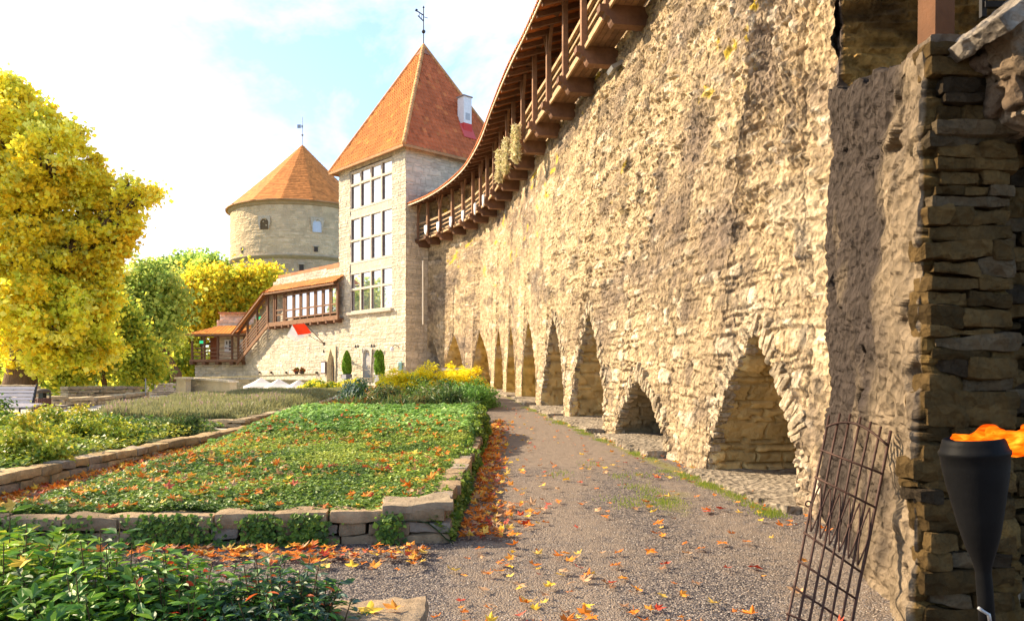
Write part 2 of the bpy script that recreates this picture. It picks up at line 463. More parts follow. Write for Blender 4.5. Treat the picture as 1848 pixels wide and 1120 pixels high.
# columns along the wall: uniform along the profile of the openings
zs = np.array([7.1]); cur = 7.1; cols_z = []; cols_h = []; cols_a = []
def prof(z):
    h = gz(0, z) - 0.12; a = np.full(z.shape, -1)
    for i, A in enumerate(ARCH):
        m_ = (z >= A[0]) & (z <= A[1]); hh = arch_h(z, A)
        h = np.where(m_, hh, h); a = np.where(m_, i, a)
    return h, a
segs = []
edges = sorted([7.1, 45.9] + [a[0] for a in ARCH] + [a[1] for a in ARCH])
for a, b in zip(edges[:-1], edges[1:]):
    if b - a < 0.02: continue
    fz = np.linspace(a, b, 4000); mid = (a + b) / 2
    ia = [i for i, A in enumerate(ARCH) if A[0] < mid < A[1]]
    fh = arch_h(fz, ARCH[ia[0]]) if ia else gz(0, fz) - 0.12
    step = 0.0032 * fz
    s = np.concatenate([[0], np.cumsum(np.hypot(np.diff(fz), np.diff(fh)) / step[1:])])
    n_ = max(3, int(s[-1]))
    q = np.linspace(0, s[-1], n_ + 1)
    zc = np.interp(q, s, fz); hc = np.interp(q, s, fh)
    segs.append((zc, hc, ia[0] if ia else -1))
ZC = np.concatenate([s_[0] for s_ in segs]); HC = np.concatenate([s_[1] for s_ in segs]); AC = np.concatenate([np.full(len(s_[0]), s_[2]) for s_ in segs])
NR = 270
tt = np.linspace(0, 1, NR) ** 1.15
Z2 = np.repeat(ZC[:, None], NR, 1); H0 = np.repeat(HC[:, None], NR, 1)
HT = HTOP
H2 = H0 + (HT - H0) * tt[None, :]
zr, hr = Z2.ravel(), H2.ravel()
_g = gz(0, zr)
# distance to the nearest arch outline, for the ring of dressed stones
ringw = np.full(zr.shape, 9.0)
for A in ARCH:
    m_ = (zr > A[0] - 0.7) & (zr < A[1] + 0.7)
    if not m_.any(): continue
    fz = np.linspace(A[0], A[1], 120); fh = arch_h(fz, A)
    dd = np.full(m_.sum(), 9.0); pz, ph = zr[m_], hr[m_]
    for q in range(120): dd = np.minimum(dd, np.hypot(pz - fz[q], ph - fh[q]))
    ringw[m_] = np.minimum(ringw[m_], dd)
u = np.where(zr < 16, zr * 1.02, 16.32 + (zr - 16) * .5); v = hr
big = fbm(P3(u * 0.35, v * 0.35, 0), 3, 41)
rough_zone = sstep(-0.25, 0.25, fbm(P3(u * 0.30, v * 0.42, 5), 3, 71) + 0.22 * (v - 2.6))   # 1 = ragged rubble, 0 = coursed stone
rough_zone *= sstep(0.15, 0.5, ringw)
d1, id1 = masonry(u, v, 3, 0.15, 0.36, 0.05)
d2, id2 = masonry(u + 0.4 * v, v - 0.12 * u, 8, 0.12, 0.30, 0.09)
ridge = 1 - np.abs(fbm(P3(u * 1.7, v * 4.6, 2), 4, 91, 0.6))
ridge2 = 1 - np.abs(fbm(P3(u * 7, v * 12, 2), 3, 97, 0.6))
lump = fbm(P3(u * 1.1, v * 1.7, 1), 4, 51)
fine = fbm(P3(u * 9, v * 14, 1), 3, 61)
st1 = sstep(0, 0.035, d1) * (0.032 + 0.03 * id1)
st2 = sstep(0, 0.05, d2) * (0.03 + 0.09 * id2 ** 2)
disp = 0.05 * big + (1 - rough_zone) * (st1 * .8 + 0.02 * fine + .05 * (ridge - .85) + .03 * lump) + rough_zone * (0.09 * lump + st2 * .6 + 0.10 * (ridge - 0.85) + 0.045 * (ridge2 - 0.8) + 0.034 * fine)
ring = 1 - sstep(0.16, 0.26, ringw)
ang = np.arctan2(v - 1.2, u - np.round(u))
rs = 0.5 + 0.5 * np.sin((v * 1.1 + 0.6 * u) * 2 * np.pi / 0.11 + 3 * fine)
disp = disp * (1 - .62 * sstep(17, 28, zr)) + ring * 0.022 * (rs - 0.4)
nn = wall_nrm(zr)
damp = 1 - sstep(44.8, 45.8, zr) * 0.7
zend = np.interp(hr, [0, 1.9, 3.0, 4.5, 8.9, 12.5], [7.1, 7.2, 7.75, 8.35, 9.2, 9.9])
zr2 = np.where(zr < 11, zend + (zr - 7.1) * (11 - zend) / 3.9, zr)
V = np.stack([wall_pt(zr2, hr), zr2, hr], 1) + nn * (disp * damp)[:, None]
V[:, 2] += 0.012 * fine
# colour: cream limestone, grey-brown weathered patches, yellow lichen
cream = np.array([0.56, 0.42, 0.255]); grey = np.array([0.27, 0.205, 0.155]); pale = np.array([0.72, 0.63, 0.49]); dark = np.array([0.12, 0.095, 0.08])
mixg = sstep(-0.05, 0.5, fbm(P3(u * 0.7, v * 0.9, 9), 4, 33) + 0.12 * fbm(P3(u * 5, v * 6, 9), 3, 34))
colr = cream * (1 - 0.75 * mixg[:, None]) + grey * 0.75 * mixg[:, None]
sid = np.where(rough_zone > 0.5, id2, id1)
pk = (sid > 0.86)[:, None] * sstep(0.01, 0.04, np.where(rough_zone > 0.5, d2, d1))[:, None]
colr = colr * (1 - 0.55 * pk) + pale * 0.55 * pk
colr = colr * (0.86 + 0.28 * sid[:, None])
mort = (1 - sstep(0.0, 0.022, d1))[:, None] * (1 - rough_zone[:, None])
colr = colr * (1 - 0.25 * mort) * (0.9 + 0.2 * sstep(-.4, .4, fine))[:, None]
dk = sstep(0.18, 0.5, fbm(P3(u * 0.45, v * 0.7, 3), 4, 77))[:, None] * sstep(4.5, 1.5, v)[:, None] * 0
dk2 = sstep(0.15, 0.45, fbm(P3(u * 2.6, v * 2.0, 3), 4, 78))[:, None]
colr = colr * (1 - 0.6 * dk2) + dark * 0.6 * dk2
sp_ = sstep(.1, .5, fbm(P3(u * 8, v * 11, 4), 3, 79) + .25 * fbm(P3(u * .8, v * .8, 4), 2, 80))[:, None]
colr = colr * (1 - 0.35 * sp_)
pl = (np.exp(-((zr - 8.9) / 1.2) ** 2 - ((v - 2.7) / 1.0) ** 2) * 0.6 * sstep(-.3, .3, lump))[:, None]
colr = colr * (1 - pl) + pale * (0.9 + 0.25 * sid[:, None]) * pl
stn = (np.exp(-((zr - 12.6) / 1.5) ** 2 - ((v - 3.7) / 1.5) ** 2) * sstep(-.25, .3, fbm(P3(u * 1.3, v * .9, 6), 4, 83)) * .65 + .35 * sstep(.1, .5, fbm(P3(u * .5, v * .35, 7), 3, 84)))[:, None]
colr = colr * (1 - stn) + np.array([.17, .125, .095]) * stn
lich = (sstep(0.42, 0.54, fbm(P3(u * 3, v * 3, 4), 3, 99)) * sstep(4.5, 6.5, v) * sstep(0.0, 0.3, fbm(P3(u * .5, v * .5, 4), 2, 98)))[:, None]
colr = colr * (1 - lich) + np.array([0.62, 0.45, 0.06]) * lich
Fw = gridF(len(ZC), NR)
# drop the degenerate strip where two column segments meet (same z, different foot height is kept: it is the pier edge)
wall = thing('fortress_wall', (float(BXs(20.)), 20, float(gz(0, 20))), 'long curving rubble limestone wall with a row of pointed arch recesses beside the gravel path', 'wall')
mesh('wall_face', V, Fw, M['rubble'], wall, colr, False)
# wall back and top so that it has thickness
zb = np.linspace(9.8, 45.9, 60)
nb = wall_nrm(zb)
A_ = np.stack([wall_pt(zb, HTOP), zb, np.full(60, HTOP)], 1)
B_ = A_ - nb * 2.6; Cc = B_.copy(); Cc[:, 2] = gz(0, zb) - 0.5
VV = np.concatenate([A_, B_, Cc]); k = 60
f1 = [(i, i + 1, k + i + 1, k + i) for i in range(k - 1)] + [(k + i, k + i + 1, 2 * k + i + 1, 2 * k + i) for i in range(k - 1)]
mesh('wall_back', VV, f1, M['rubble'], wall, (0.4, 0.34, 0.25))

# ---- niches: intrados, back and floor of each recess
Vg = V.reshape(len(ZC), NR, 3)
DEPTH = 2.1
off = 0
for i, A in enumerate(ARCH):
    idx = np.where(AC == i)[0]
    if len(idx) < 3: continue
    ring0 = Vg[idx, 0, :]
    zi = ZC[idx]; n0 = wall_nrm(zi); nmid = wall_nrm(np.array([(A[0] + A[1]) / 2]))[0]
    res = max(0.03, 0.0035 * A[0])
    K = int(DEPTH / res) + 1
    dep = np.linspace(0, DEPTH, K)
    # in-plane normal of the outline (pointing into the masonry)
    tan = np.gradient(ring0, axis=0); tan /= np.linalg.norm(tan, axis=1)[:, None] + 1e-9
    nin = np.cross(tan, nmid); nin /= np.linalg.norm(nin, axis=1)[:, None] + 1e-9
    cen = np.array([wall_pt(np.array([A[2]]), A[3] * .5)[0], A[2], A[3] * 0.4])
    sgn = np.sign(((cen - ring0) * nin).sum(1)); nin = nin * sgn[:, None]      # points into the opening
    arc = np.concatenate([[0], np.cumsum(np.linalg.norm(np.diff(ring0, axis=0), axis=1))])
    Rg = ring0[:, None, :] - nmid[None, None, :] * dep[None, :, None]
    uu = np.repeat(dep[None, :], len(idx), 0).ravel(); hh = Rg[:, :, 2].ravel(); aa = np.repeat(arc[:, None], K, 1).ravel()
    dj, ij = masonry(uu + 7 * i + (aa > arc.mean()) * 3.3, hh, 20 + i, 0.135, 0.42, 0.045)
    ds = sstep(0, 0.03, dj) * (0.03 + 0.035 * ij) + 0.03 * fbm(P3(uu * 3, hh * 3, aa), 3, 44) + 0.02 * fbm(P3(uu * 10, hh * 14, aa * 10), 3, 45)
    fade = sstep(0, 0.10, uu)
    Pn = Rg.reshape(-1, 3) + np.repeat(nin[:, None, :], K, 1).reshape(-1, 3) * ((ds - 0.02) * fade)[:, None]
    base = np.array([0.54, 0.39, 0.17])
    if i in (4, 5, 6, 7): base = np.array([0.62, 0.42, 0.12])
    if i in (1,): base = np.array([0.30, 0.23, 0.13])
    if i == 8: base = np.array([0.60, 0.43, 0.16])
    if i == 9: base = np.array([0.40, 0.32, 0.22])
    cc = base * (0.75 + 0.45 * ij[:, None]) * (1 - 0.35 * (1 - sstep(0, 0.02, dj)))[:, None]
    st = sstep(0.25, 0.5, fbm(P3(uu * 1.5, hh * 1.2, aa * .3), 3, 46))[:, None]
    cc = cc * (1 - 0.5 * st) + np.array([0.55, 0.47, 0.36]) * 0.5 * st
    nch = mesh('arch_niche', Pn, gridF(len(idx), K), M['niche'], wall, cc)
    if i < 4:       # edge stones set on end round the arch
        rg = np.random.default_rng(500 + i); VS = []; FS = []; CS = []; fo = 0; pos = .04
        stp = .075 if i < 2 else .10
        while pos < arc[-1] - .03:
            p = np.array([np.interp(pos, arc, ring0[:, k_]) for k_ in range(3)]); nv = np.array([np.interp(pos, arc, nin[:, k_]) for k_ in range(3)])
            o_d = -nv + np.array([0, 0, rg.normal(0, .12)]) + nmid * 0; o_d /= np.linalg.norm(o_d); tg_ = np.cross(o_d, nmid); tg_ /= np.linalg.norm(tg_)
            Ls = rg.uniform(.16, .36); th_ = stp * rg.uniform(.75, 1.05)
            if p[2] > gz(0, p[1]) + .05:
                v_b = block(p + o_d * (Ls * .5 - rg.uniform(.0, .035)) + nmid * rg.uniform(-.085, -.045), (Ls, th_, .16), [o_d, tg_, nmid], rg.uniform(0, 99), .022)
                VS.append(v_b); FS.append(CUF + fo); fo += len(v_b); CS.append(np.tile(np.array([.50, .40, .275]) * rg.uniform(.7, 1.25), (len(v_b), 1)))
            pos += stp * rg.uniform(.9, 1.25)
        mesh('arch_ring', np.concatenate(VS), np.concatenate(FS), M['rubble'], wall, np.concatenate(CS), False)
    last = Pn.reshape(len(idx), K, 3)[:, -1, :]
    # back wall of the recess, coursed: grid between the outline and the floor
    rows = max(8, int(A[3] / (res * 1.6)))
    t_ = np.linspace(0, 1, rows)
    flo = last.copy(); flo[:, 2] = gz(0, zi) - 0.1
    Bk = flo[:, None, :] * (1 - t_[None, :, None]) + last[:, None, :] * t_[None, :, None]
    ub = Bk[:, :, 1].ravel(); vb = Bk[:, :, 2].ravel()
    dj, ij = masonry(ub, vb, 40 + i, 0.135, 0.42, 0.045)
    Bk = Bk.reshape(-1, 3) + nmid * ((sstep(0, 0.03, dj) * 0.04) * (np.tile(t_, len(idx)) < 0.99))[:, None]
    mesh('back_wall', Bk, gridF(len(idx), rows), M['niche'], nch, base * (0.75 + 0.45 * ij[:, None]))
    # stone floor / step that runs out a little over the path
    nf = 26; nd = 26
    zf_ = np.concatenate([[A[0] - 0.13], np.linspace(A[0] - 0.12, A[1] + 0.12, nf - 2), [A[1] + 0.13]])
    front = 0.34 if i > 0 else 0.26
    dd_ = np.concatenate([[-front, -front], np.linspace(-front + 0.02, DEPTH, nd)])
    Q = np.zeros((nf, len(dd_), 3))
    for a_ in range(nf):
        jag = 0.07 * math.sin(a_ * 1.7 + i) + 0.05 * math.sin(a_ * 4.1)
        for b_, de in enumerate(dd_):
            de2 = de + (jag if b_ < 3 else 0)
            p = np.array([BXs(zf_[a_]), zf_[a_], 0]) - nmid * de2
            top = gz(0, zf_[a_]) + A[4] + 0.02 * math.sin(zf_[a_] * 5 + de * 3) * math.sin(de * 6 + zf_[a_] * 2) - (0.22 if b_ == 0 or a_ in (0, nf - 1) else 0)
            Q[a_, b_] = (p[0], p[1], top)
    cq = np.array([0.34, 0.28, 0.21]) * (1 + .35 * fbm(Q.reshape(-1, 3) * 3, 4, 9))[:, None]
    mesh('niche_floor', Q.reshape(-1, 3), gridF(nf, len(dd_)), M['rubble'], nch, cq, True)

# gravel path sheet (needs the wall line)
xs = np.concatenate([np.linspace(-8.5, -3.5, 26), np.linspace(-3.4, 5, 90)])
ys = np.concatenate([np.linspace(-3, 4, 15), np.linspace(4.1, 20, 160), np.linspace(20.3, 46, 60)])
pz_ = sheet('gravel_path', xs, ys, path_z, M['gravel'], path_c)

# ================================================================== NEAR PIER, STAIR AND RETURN WALL (right)
def hexa(name, c8, res, m, parent, dispf, colf, smooth=False):
    """box with 8 given corners (order x fastest, then y, then z), subdivided and displaced outward without cracks"""
    c8 = np.asarray(c8, float).reshape(2, 2, 2, 3)      # [z][y][x]
    lx = np.linalg.norm(c8[0, 0, 1] - c8[0, 0, 0]); ly = np.linalg.norm(c8[0, 1, 0] - c8[0, 0, 0]); lz = np.linalg.norm(c8[1, 0, 0] - c8[0, 0, 0])
    L3 = np.array([lx, ly, lz]); n3 = np.maximum(2, (L3 / res).astype(int) + 1)
    Vs = []; Fs = []; off = 0; nr = []
    for ax in range(3):
        for sd in (0, 1):
            a1, a2 = [a for a in range(3) if a != ax]
            g1 = np.linspace(0, 1, n3[a1]); g2 = np.linspace(0, 1, n3[a2])
            G1, G2 = np.meshgrid(g1, g2, indexing='ij')
            q = np.zeros((G1.size, 3)); q[:, a1] = G1.ravel(); q[:, a2] = G2.ravel(); q[:, ax] = sd
            x, y, z = q[:, 0:1], q[:, 1:2], q[:, 2:3]
            p = sum(((x if i else 1 - x) * (y if j else 1 - y) * (z if k else 1 - z)) * c8[k, j, i] for i in (0, 1) for j in (0, 1) for k in (0, 1))
            s = (q - 0.5) * 2 * L3 / 2; r = 0.05
            e = np.sign(s) * np.maximum(0, np.abs(s) - (L3 / 2 - r)); e /= np.linalg.norm(e, axis=1)[:, None] + 1e-9
            X = (c8[0, 0, 1] - c8[0, 0, 0]) / lx; Y = (c8[0, 1, 0] - c8[0, 0, 0]) / ly; Z = (c8[1, 0, 0] - c8[0, 0, 0]) / lz
            nrm = e @ np.array([X, Y, Z])
            Vs.append(p); nr.append(nrm); Fs.append(gridF(n3[a1], n3[a2], off)); off += len(p)
    Pp = np.concatenate(Vs); Nn = np.concatenate(nr)
    dsp, nz = dispf(Pp, Nn)
    P_ = Pp + Nn * dsp[:, None] + nz
    return mesh(name, P_, np.concatenate(Fs), m, parent, colf(Pp, Nn), smooth)
def pier_disp(p, n_):
    u_ = p[:, 0] * np.abs(n_[:, 1]) + p[:, 1] * (1 - np.abs(n_[:, 1])); v_ = p[:, 2]
    dj, ij = masonry(p[:, 0] * 0.8 + p[:, 1] * 0.9, v_, 31, 0.105, 0.42, 0.05)
    front = np.abs(n_[:, 1]) ** 2
    d = sstep(0, 0.03, dj) * (0.015 + 0.035 * ij) * (0.35 + 0.65 * front) + 0.09 * fbm(p * 1.6, 4, 32, 0.55) + 0.03 * fbm(p * 7, 3, 35)
    hole = sstep(0.30, 0.5, fbm(p * np.array([2.2, 2.2, 2.6]), 3, 36)); d = d - 0.13 * hole
    return d, np.stack([0.03 * fbm(p * 4, 3, 37), 0 * d, 0.02 * fbm(p * 5, 3, 38)], 1)
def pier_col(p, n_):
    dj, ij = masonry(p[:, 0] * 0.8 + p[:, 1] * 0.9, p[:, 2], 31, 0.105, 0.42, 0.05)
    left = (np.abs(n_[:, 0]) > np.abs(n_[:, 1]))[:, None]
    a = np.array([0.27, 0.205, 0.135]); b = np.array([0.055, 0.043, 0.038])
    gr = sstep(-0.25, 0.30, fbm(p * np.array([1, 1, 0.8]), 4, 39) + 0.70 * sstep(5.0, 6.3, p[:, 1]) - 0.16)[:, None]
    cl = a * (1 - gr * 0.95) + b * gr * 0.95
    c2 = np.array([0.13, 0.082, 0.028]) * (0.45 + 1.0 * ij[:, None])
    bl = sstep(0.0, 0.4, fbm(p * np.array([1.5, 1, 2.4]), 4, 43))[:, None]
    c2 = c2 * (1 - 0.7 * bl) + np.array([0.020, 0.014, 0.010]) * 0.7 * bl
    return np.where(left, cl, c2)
pier = thing('stone_pier', (2.9, 5.2, 0), 'tall ragged stone pier jutting out at the near end of the wall', 'pier')
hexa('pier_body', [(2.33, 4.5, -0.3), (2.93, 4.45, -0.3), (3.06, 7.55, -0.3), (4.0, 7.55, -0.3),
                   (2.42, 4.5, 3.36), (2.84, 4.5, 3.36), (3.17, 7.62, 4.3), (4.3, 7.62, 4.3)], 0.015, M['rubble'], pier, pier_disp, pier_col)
hexa('cap_stone', [(2.43, 4.46, 3.36), (2.84, 4.46, 3.36), (2.50, 4.95, 3.40), (2.86, 4.95, 3.40),
                   (2.44, 4.47, 3.47), (2.83, 4.47, 3.48), (2.52, 4.95, 3.52), (2.86, 4.95, 3.52)], 0.015, M['rubble'], pier,
     lambda p, n_: (0.02 * fbm(p * 6, 3, 47), np.stack([0.02 * fbm(p * 5, 2, 48), 0 * p[:, 0], 0 * p[:, 0]], 1)), lambda p, n_: np.tile([0.16, 0.12, 0.085], (len(p), 1)))
# shaded masonry to the right of the pier, under the stair slab
rw = thing('vault_wall', (4.4, 5.0, 0), 'dark shaded coursed stone wall behind the burning torch', 'wall')
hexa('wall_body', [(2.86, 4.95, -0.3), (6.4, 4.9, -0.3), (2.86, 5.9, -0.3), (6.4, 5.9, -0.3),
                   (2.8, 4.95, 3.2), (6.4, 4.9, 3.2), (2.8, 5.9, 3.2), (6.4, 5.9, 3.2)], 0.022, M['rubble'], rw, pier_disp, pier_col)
# return wall that closes the recess above the pier
rt = thing('return_wall', (5.5, 8.4, 0), 'dark rough stone return wall rising above the pier', 'wall')
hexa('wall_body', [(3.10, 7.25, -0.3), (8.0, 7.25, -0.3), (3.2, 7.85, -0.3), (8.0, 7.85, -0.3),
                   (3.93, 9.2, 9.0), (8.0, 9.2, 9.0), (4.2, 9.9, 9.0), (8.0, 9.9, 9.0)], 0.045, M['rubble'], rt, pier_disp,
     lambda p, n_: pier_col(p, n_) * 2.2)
mb = MB()
wx0, wx1 = at(1776, 30, 8.0), at(1880, -70, 8.0)
zt_ = wx1[2]
for x_ in np.linspace(wx0[0], wx1[0], 3): mb.beam((x_, 8.02, wx0[2]), (x_, 8.02, zt_), 0.05, 0.05)
for z_ in (wx0[2] + .12, zt_): mb.beam((wx0[0], 8.0, z_), (wx1[0], 8.0, z_), 0.05, 0.06)
mb.build('window_grille', M['metal'], rt)
# separate thin courses facing the pier and the vault wall
def course_face(x0, x1, yf, z0, z1, seed, parent, hmin=.05, hmax=.12, lean=None, th=.20):
    rg = np.random.default_rng(seed); VS = []; FS = []; CS = []; fo = 0; z = z0
    while z < z1:
        h = rg.uniform(hmin, hmax); xa = (lean(z) if lean else x0) + rg.uniform(-.02, .035); x = xa
        while x < x1:
            L_ = rg.uniform(.12, .46)
            if x1 - (x + L_) < .08: L_ = x1 - x + .02
            v = block(np.array([x + L_ / 2, yf + th / 2 - rg.uniform(0, .035), z + h / 2]), (L_ - rg.uniform(-.004, .006), th, h - rg.uniform(-.004, .006)), [[1, 0, rg.normal(0, .035)], [0, 1, 0], [0, 0, 1]], rg.uniform(0, 99), .034)
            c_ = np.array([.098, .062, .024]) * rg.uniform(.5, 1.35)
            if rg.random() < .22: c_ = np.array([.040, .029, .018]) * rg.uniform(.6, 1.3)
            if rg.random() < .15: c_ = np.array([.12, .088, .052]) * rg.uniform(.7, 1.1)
            VS.append(v); FS.append(CUF + fo); fo += len(v); CS.append(np.tile(c_, (len(v), 1))); x += L_
        z += h
    return mesh('stone_courses', np.concatenate(VS), np.concatenate(FS), M['rubble'], parent, np.concatenate(CS), True)
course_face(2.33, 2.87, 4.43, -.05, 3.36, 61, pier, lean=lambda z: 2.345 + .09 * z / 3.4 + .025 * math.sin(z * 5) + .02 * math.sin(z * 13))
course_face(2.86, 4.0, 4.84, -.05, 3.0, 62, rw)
# the sloping stair parapet: coping and rough blocks
ss = thing('stair_parapet', (3.2, 4.0, 2.6), 'weathered sloping stone parapet springing from the pier top at upper right', 'parapet')
def tilt_ax(deg): a = R(deg); return [[math.cos(a), .12, math.sin(a)], [-.12, 1, 0], [-math.sin(a), 0, math.cos(a)]]
def pblock(name, px, py, z, sz, deg, seed, c, rough=.035):
    v = block_fine(at(px, py, z), sz, tilt_ax(deg), seed, rough); k_ = sstep(.0, .4, fbm(v * 4, 3, seed))[:, None]
    return mesh(name, v, CUFH, M['rubble'], ss, np.array(c) * (1 - .6 * k_) + np.array([.07, .055, .045]) * .6 * k_)
pblock('coping', 1822, 26, 4.3, (.62, .5, .10), 38, 3, (.34, .29, .235), .018)
pblock('coping', 2010, -118, 4.3, (.60, .5, .10), 38, 4, (.34, .29, .235), .018)
pblock('parapet_stone', 1800, 112, 4.38, (.20, .5, .26), 18, 5, (.20, .145, .095))
pblock('parapet_stone', 1806, 180, 4.40, (.15, .5, .17), 6, 6, (.17, .12, .08))
pblock('parapet_stone', 1868, 90, 4.36, (.28, .5, .36), 14, 7, (.22, .16, .10))
pblock('parapet_stone', 1862, 190, 4.30, (.24, .5, .20), -8, 8, (.36, .28, .20))  # sunlight on this stone is put into its paler colour
pblock('parapet_stone', 1960, 60, 4.36, (.40, .5, .60), 6, 9, (.22, .16, .10))
pblock('parapet_stone', 1970, 200, 4.34, (.42, .5, .28), 0, 10, (.26, .20, .13))
pblock('parapet_stone', 1765, 125, 4.46, (.12, .3, .12), 30, 11, (.15, .11, .08))
# timber post on the pier and the lean-to roof it carries (roof is above the frame)
pst = thing('roof_post', (2.62, 4.7, 3.5), 'weathered square timber post standing on the pier top', 'post')
mb = MB()
q0, q1 = at(1690, 92, 4.62), at(1690, -420, 4.62)
mb.beam((q0[0] + .04, 4.7, 3.50), (q0[0] + .06, 4.7, 5.6), 0.14, 0.14, (0.12, 0.052, 0.022), up=(1, 0.25, 0))
mb.build('shaft', M['wood'], pst)
mb = MB(); mb.beam((2.30, 4.7, 5.62), (6.5, 4.7, 5.62), 0.16, 0.18, (0.2, 0.11, 0.06)); mb.build('beam', M['wood'], pst)
rf = MB(); rf.box((4.6, 6.2, 5.95), (4.6, 4.0, 0.12), (0.2, 0.10, 0.05), [[1, 0, 0], [0, .97, .24], [0, -.24, .97]])
o = rf.build('stair_roof', M['wood']); tag(o, 'timber lean-to roof carried by the post on the pier', 'roof')
# ================================================================== WOODEN GALLERY on the fortress wall
WOOD = (0.165, 0.085, 0.05); WOOD2 = (0.24, 0.13, 0.075); PALE = (0.42, 0.27, 0.15)
def gq(z, off, h):
    z = np.atleast_1d(np.asarray(z, float)); n_ = wall_nrm(z)
    p = np.stack([TXs(z), z, np.full(z.shape, float(h))], 1) + n_ * off
    return p[0] if len(p) == 1 else p
def gal_z(px, off):
    zs = np.linspace(14, 45.8, 3000); p = gq(zs, off, 0)
    return zs[np.argmin(np.abs(p[:, 0] / p[:, 1] - (px - 924) / F))]
CZ = [16.45, 18.5, 20.4, 22.3, 24.05, 25.9, 27.75, 29.2, 31.1, 32.8, 34.5, 36.1, 37.6, 39.3, 40.9, 42.6, 44, 45]
CZ = [14.5] + CZ
gal = thing('wooden_gallery', gq(30, 0.5, GAL), 'brown timber walkway gallery with a tiled roof running high along the fortress wall', 'gallery')
prof_ = [(-.35, 0), (.66, 0), (.70, .05), (.73, .14), (.82, .17), (.86, .24), (.96, .26), (.96, .41), (-.35, .41)]
for ci, z in enumerate(CZ):
    n_ = wall_nrm(np.array([z]))[0]; t_ = np.array([-n_[1], n_[0], 0])
    if t_[1] < 0: t_ = -t_
    jit = rng.uniform(-0.02, 0.02)
    V_ = []
    for s_ in (-.13, .13):
        for (o_, h_) in prof_: V_.append(gq(z, 0, GAL + h_ + jit) + n_ * o_ + t_ * s_)
    k = len(prof_)
    f = [tuple(range(k)), tuple(range(2 * k - 1, k - 1, -1))] + [(i, i + k, (i + 1) % k + k, (i + 1) % k) for i in range(k)]
    mesh('corbel', V_, f, M['wood'], gal, np.array(WOOD) * rng.uniform(.75, 1.25))
    mb = MB(); a = gq(z, .76, GAL + .38); b = gq(z, .76, 11.45)
    mb.beam(a, b, .15, .13, np.array(WOOD2) * rng.uniform(.85, 1.15), up=n_)
    pst_ = mb.build('post', M['wood'], gal)
    if ci % 2 == 0:
        for s_ in (-1, 1):
            mb = MB(); mb.beam(gq(z, .76, 10.55), gq(z, .76, 11.40) + t_ * s_ * .42, .07, .09, WOOD2, up=n_); mb.build('brace', M['wood'], pst_)
    # a block of rubble under every corbel end
for za, zb_ in zip(CZ[:-1], CZ[1:]):
    zm = (za + zb_) / 2
    mb = MB()
    for h_, ht, wd in ((GAL + .56, .10, .04), (GAL + .80, .06, .04), (GAL + 1.02, .06, .04), (GAL + 1.30, .10, .08)):
        mb.beam(gq(za, .66, h_), gq(zb_, .66, h_), wd, ht, PALE)
    mb.build('railing', M['wood'], gal)
    mb = MB()
    for q in range(5):
        o1 = .02 + q * .14
        mb.beam(gq(za, o1 + .07, GAL + .42), gq(zb_, o1 + .07, GAL + .42), .13, .045, np.array(WOOD2) * rng.uniform(.7, 1.2))
    mb.beam(gq(za, .74, GAL + .36), gq(zb_, .74, GAL + .36), .05, .10, PALE)
    mb.build('floor_boards', M['wood'], gal)
mb = MB()
zz_ = np.linspace(9.6, 45.5, 60)
for a, b in zip(gq(zz_, .76, 11.5)[:-1], gq(zz_, .76, 11.5)[1:]): mb.beam(a, b, .16, .16, WOOD)
mb.build('wall_plate', M['wood'], gal)
mb = MB()
for a, b in zip(gq(zz_, 1.47, 11.17)[:-1], gq(zz_, 1.47, 11.17)[1:]): mb.beam(a, b, .03, .07, (0.62, 0.50, 0.36))
mb.build('eaves_board', M['wood'], gal)
# rafters
zr_ = 10.0
while zr_ < 45.4:
    mb = MB(); n_ = wall_nrm(np.array([zr_]))[0]
    mb.beam(gq(zr_, 1.43, 11.12), gq(zr_, -0.1, 11.12 + .32 * 1.53), .11, .13, np.array(WOOD) * rng.uniform(.7, 1.2)); mb.build('rafter', M['wood'], gal)
    zr_ += 0.68
def tiles(name, P00, P10, P01, P11, nu, nv, tw, tl, parent, basec=(0.47, 0.155, 0.05), amp=.035, seed=0, apex=False, dark=.5, thick=True):
    """tiled slope: P00-P10 eave, P01-P11 top; corrugated courses in real relief, one colour per tile"""
    P00, P10, P01, P11 = [np.asarray(p, float) for p in (P00, P10, P01, P11)]
    a = np.linspace(0, 1, nu); b = np.linspace(0, 1, nv); A, B = np.meshgrid(a, b, indexing='ij'); A = A.ravel()[:, None]; B = B.ravel()[:, None]
    P = (P00 * (1 - A) + P10 * A) * (1 - B) + (P01 * (1 - A) + P11 * A) * B
    n_ = np.cross(P10 - P00, (P01 + P11) / 2 - (P00 + P10) / 2); n_ /= np.linalg.norm(n_)
    if n_[2] < 0: n_ = -n_
    ed = (P10 - P00) / np.linalg.norm(P10 - P00)
    x = ((P - P00) @ ed); s = np.linalg.norm((P01 + P11) / 2 - (P00 + P10) / 2) * B[:, 0]
    iu = np.floor(x / tw); iv = np.floor(s / tl)
    h = amp * (0.5 + 0.5 * np.cos(2 * np.pi * x / tw)) + 0.035 * (1 - (s / tl - iv)) + .012 * rnd(iu, iv, seed=seed)
    P = P + n_ * h[:, None]
    idr = rnd(iu, iv, seed=seed + 1); idg = rnd(iu, iv, seed=seed + 2)
    c = np.array(basec) * (0.82 + 0.3 * idr[:, None])
    c = np.where((idg > .93)[:, None], c * np.array([1.15, 1.35, 1.2]), c); c = np.where((idg < .05)[:, None], c * .72, c)
    Fc = gridF(nu, nv)
    return mesh(name, P, Fc, M['tile'], parent, c)
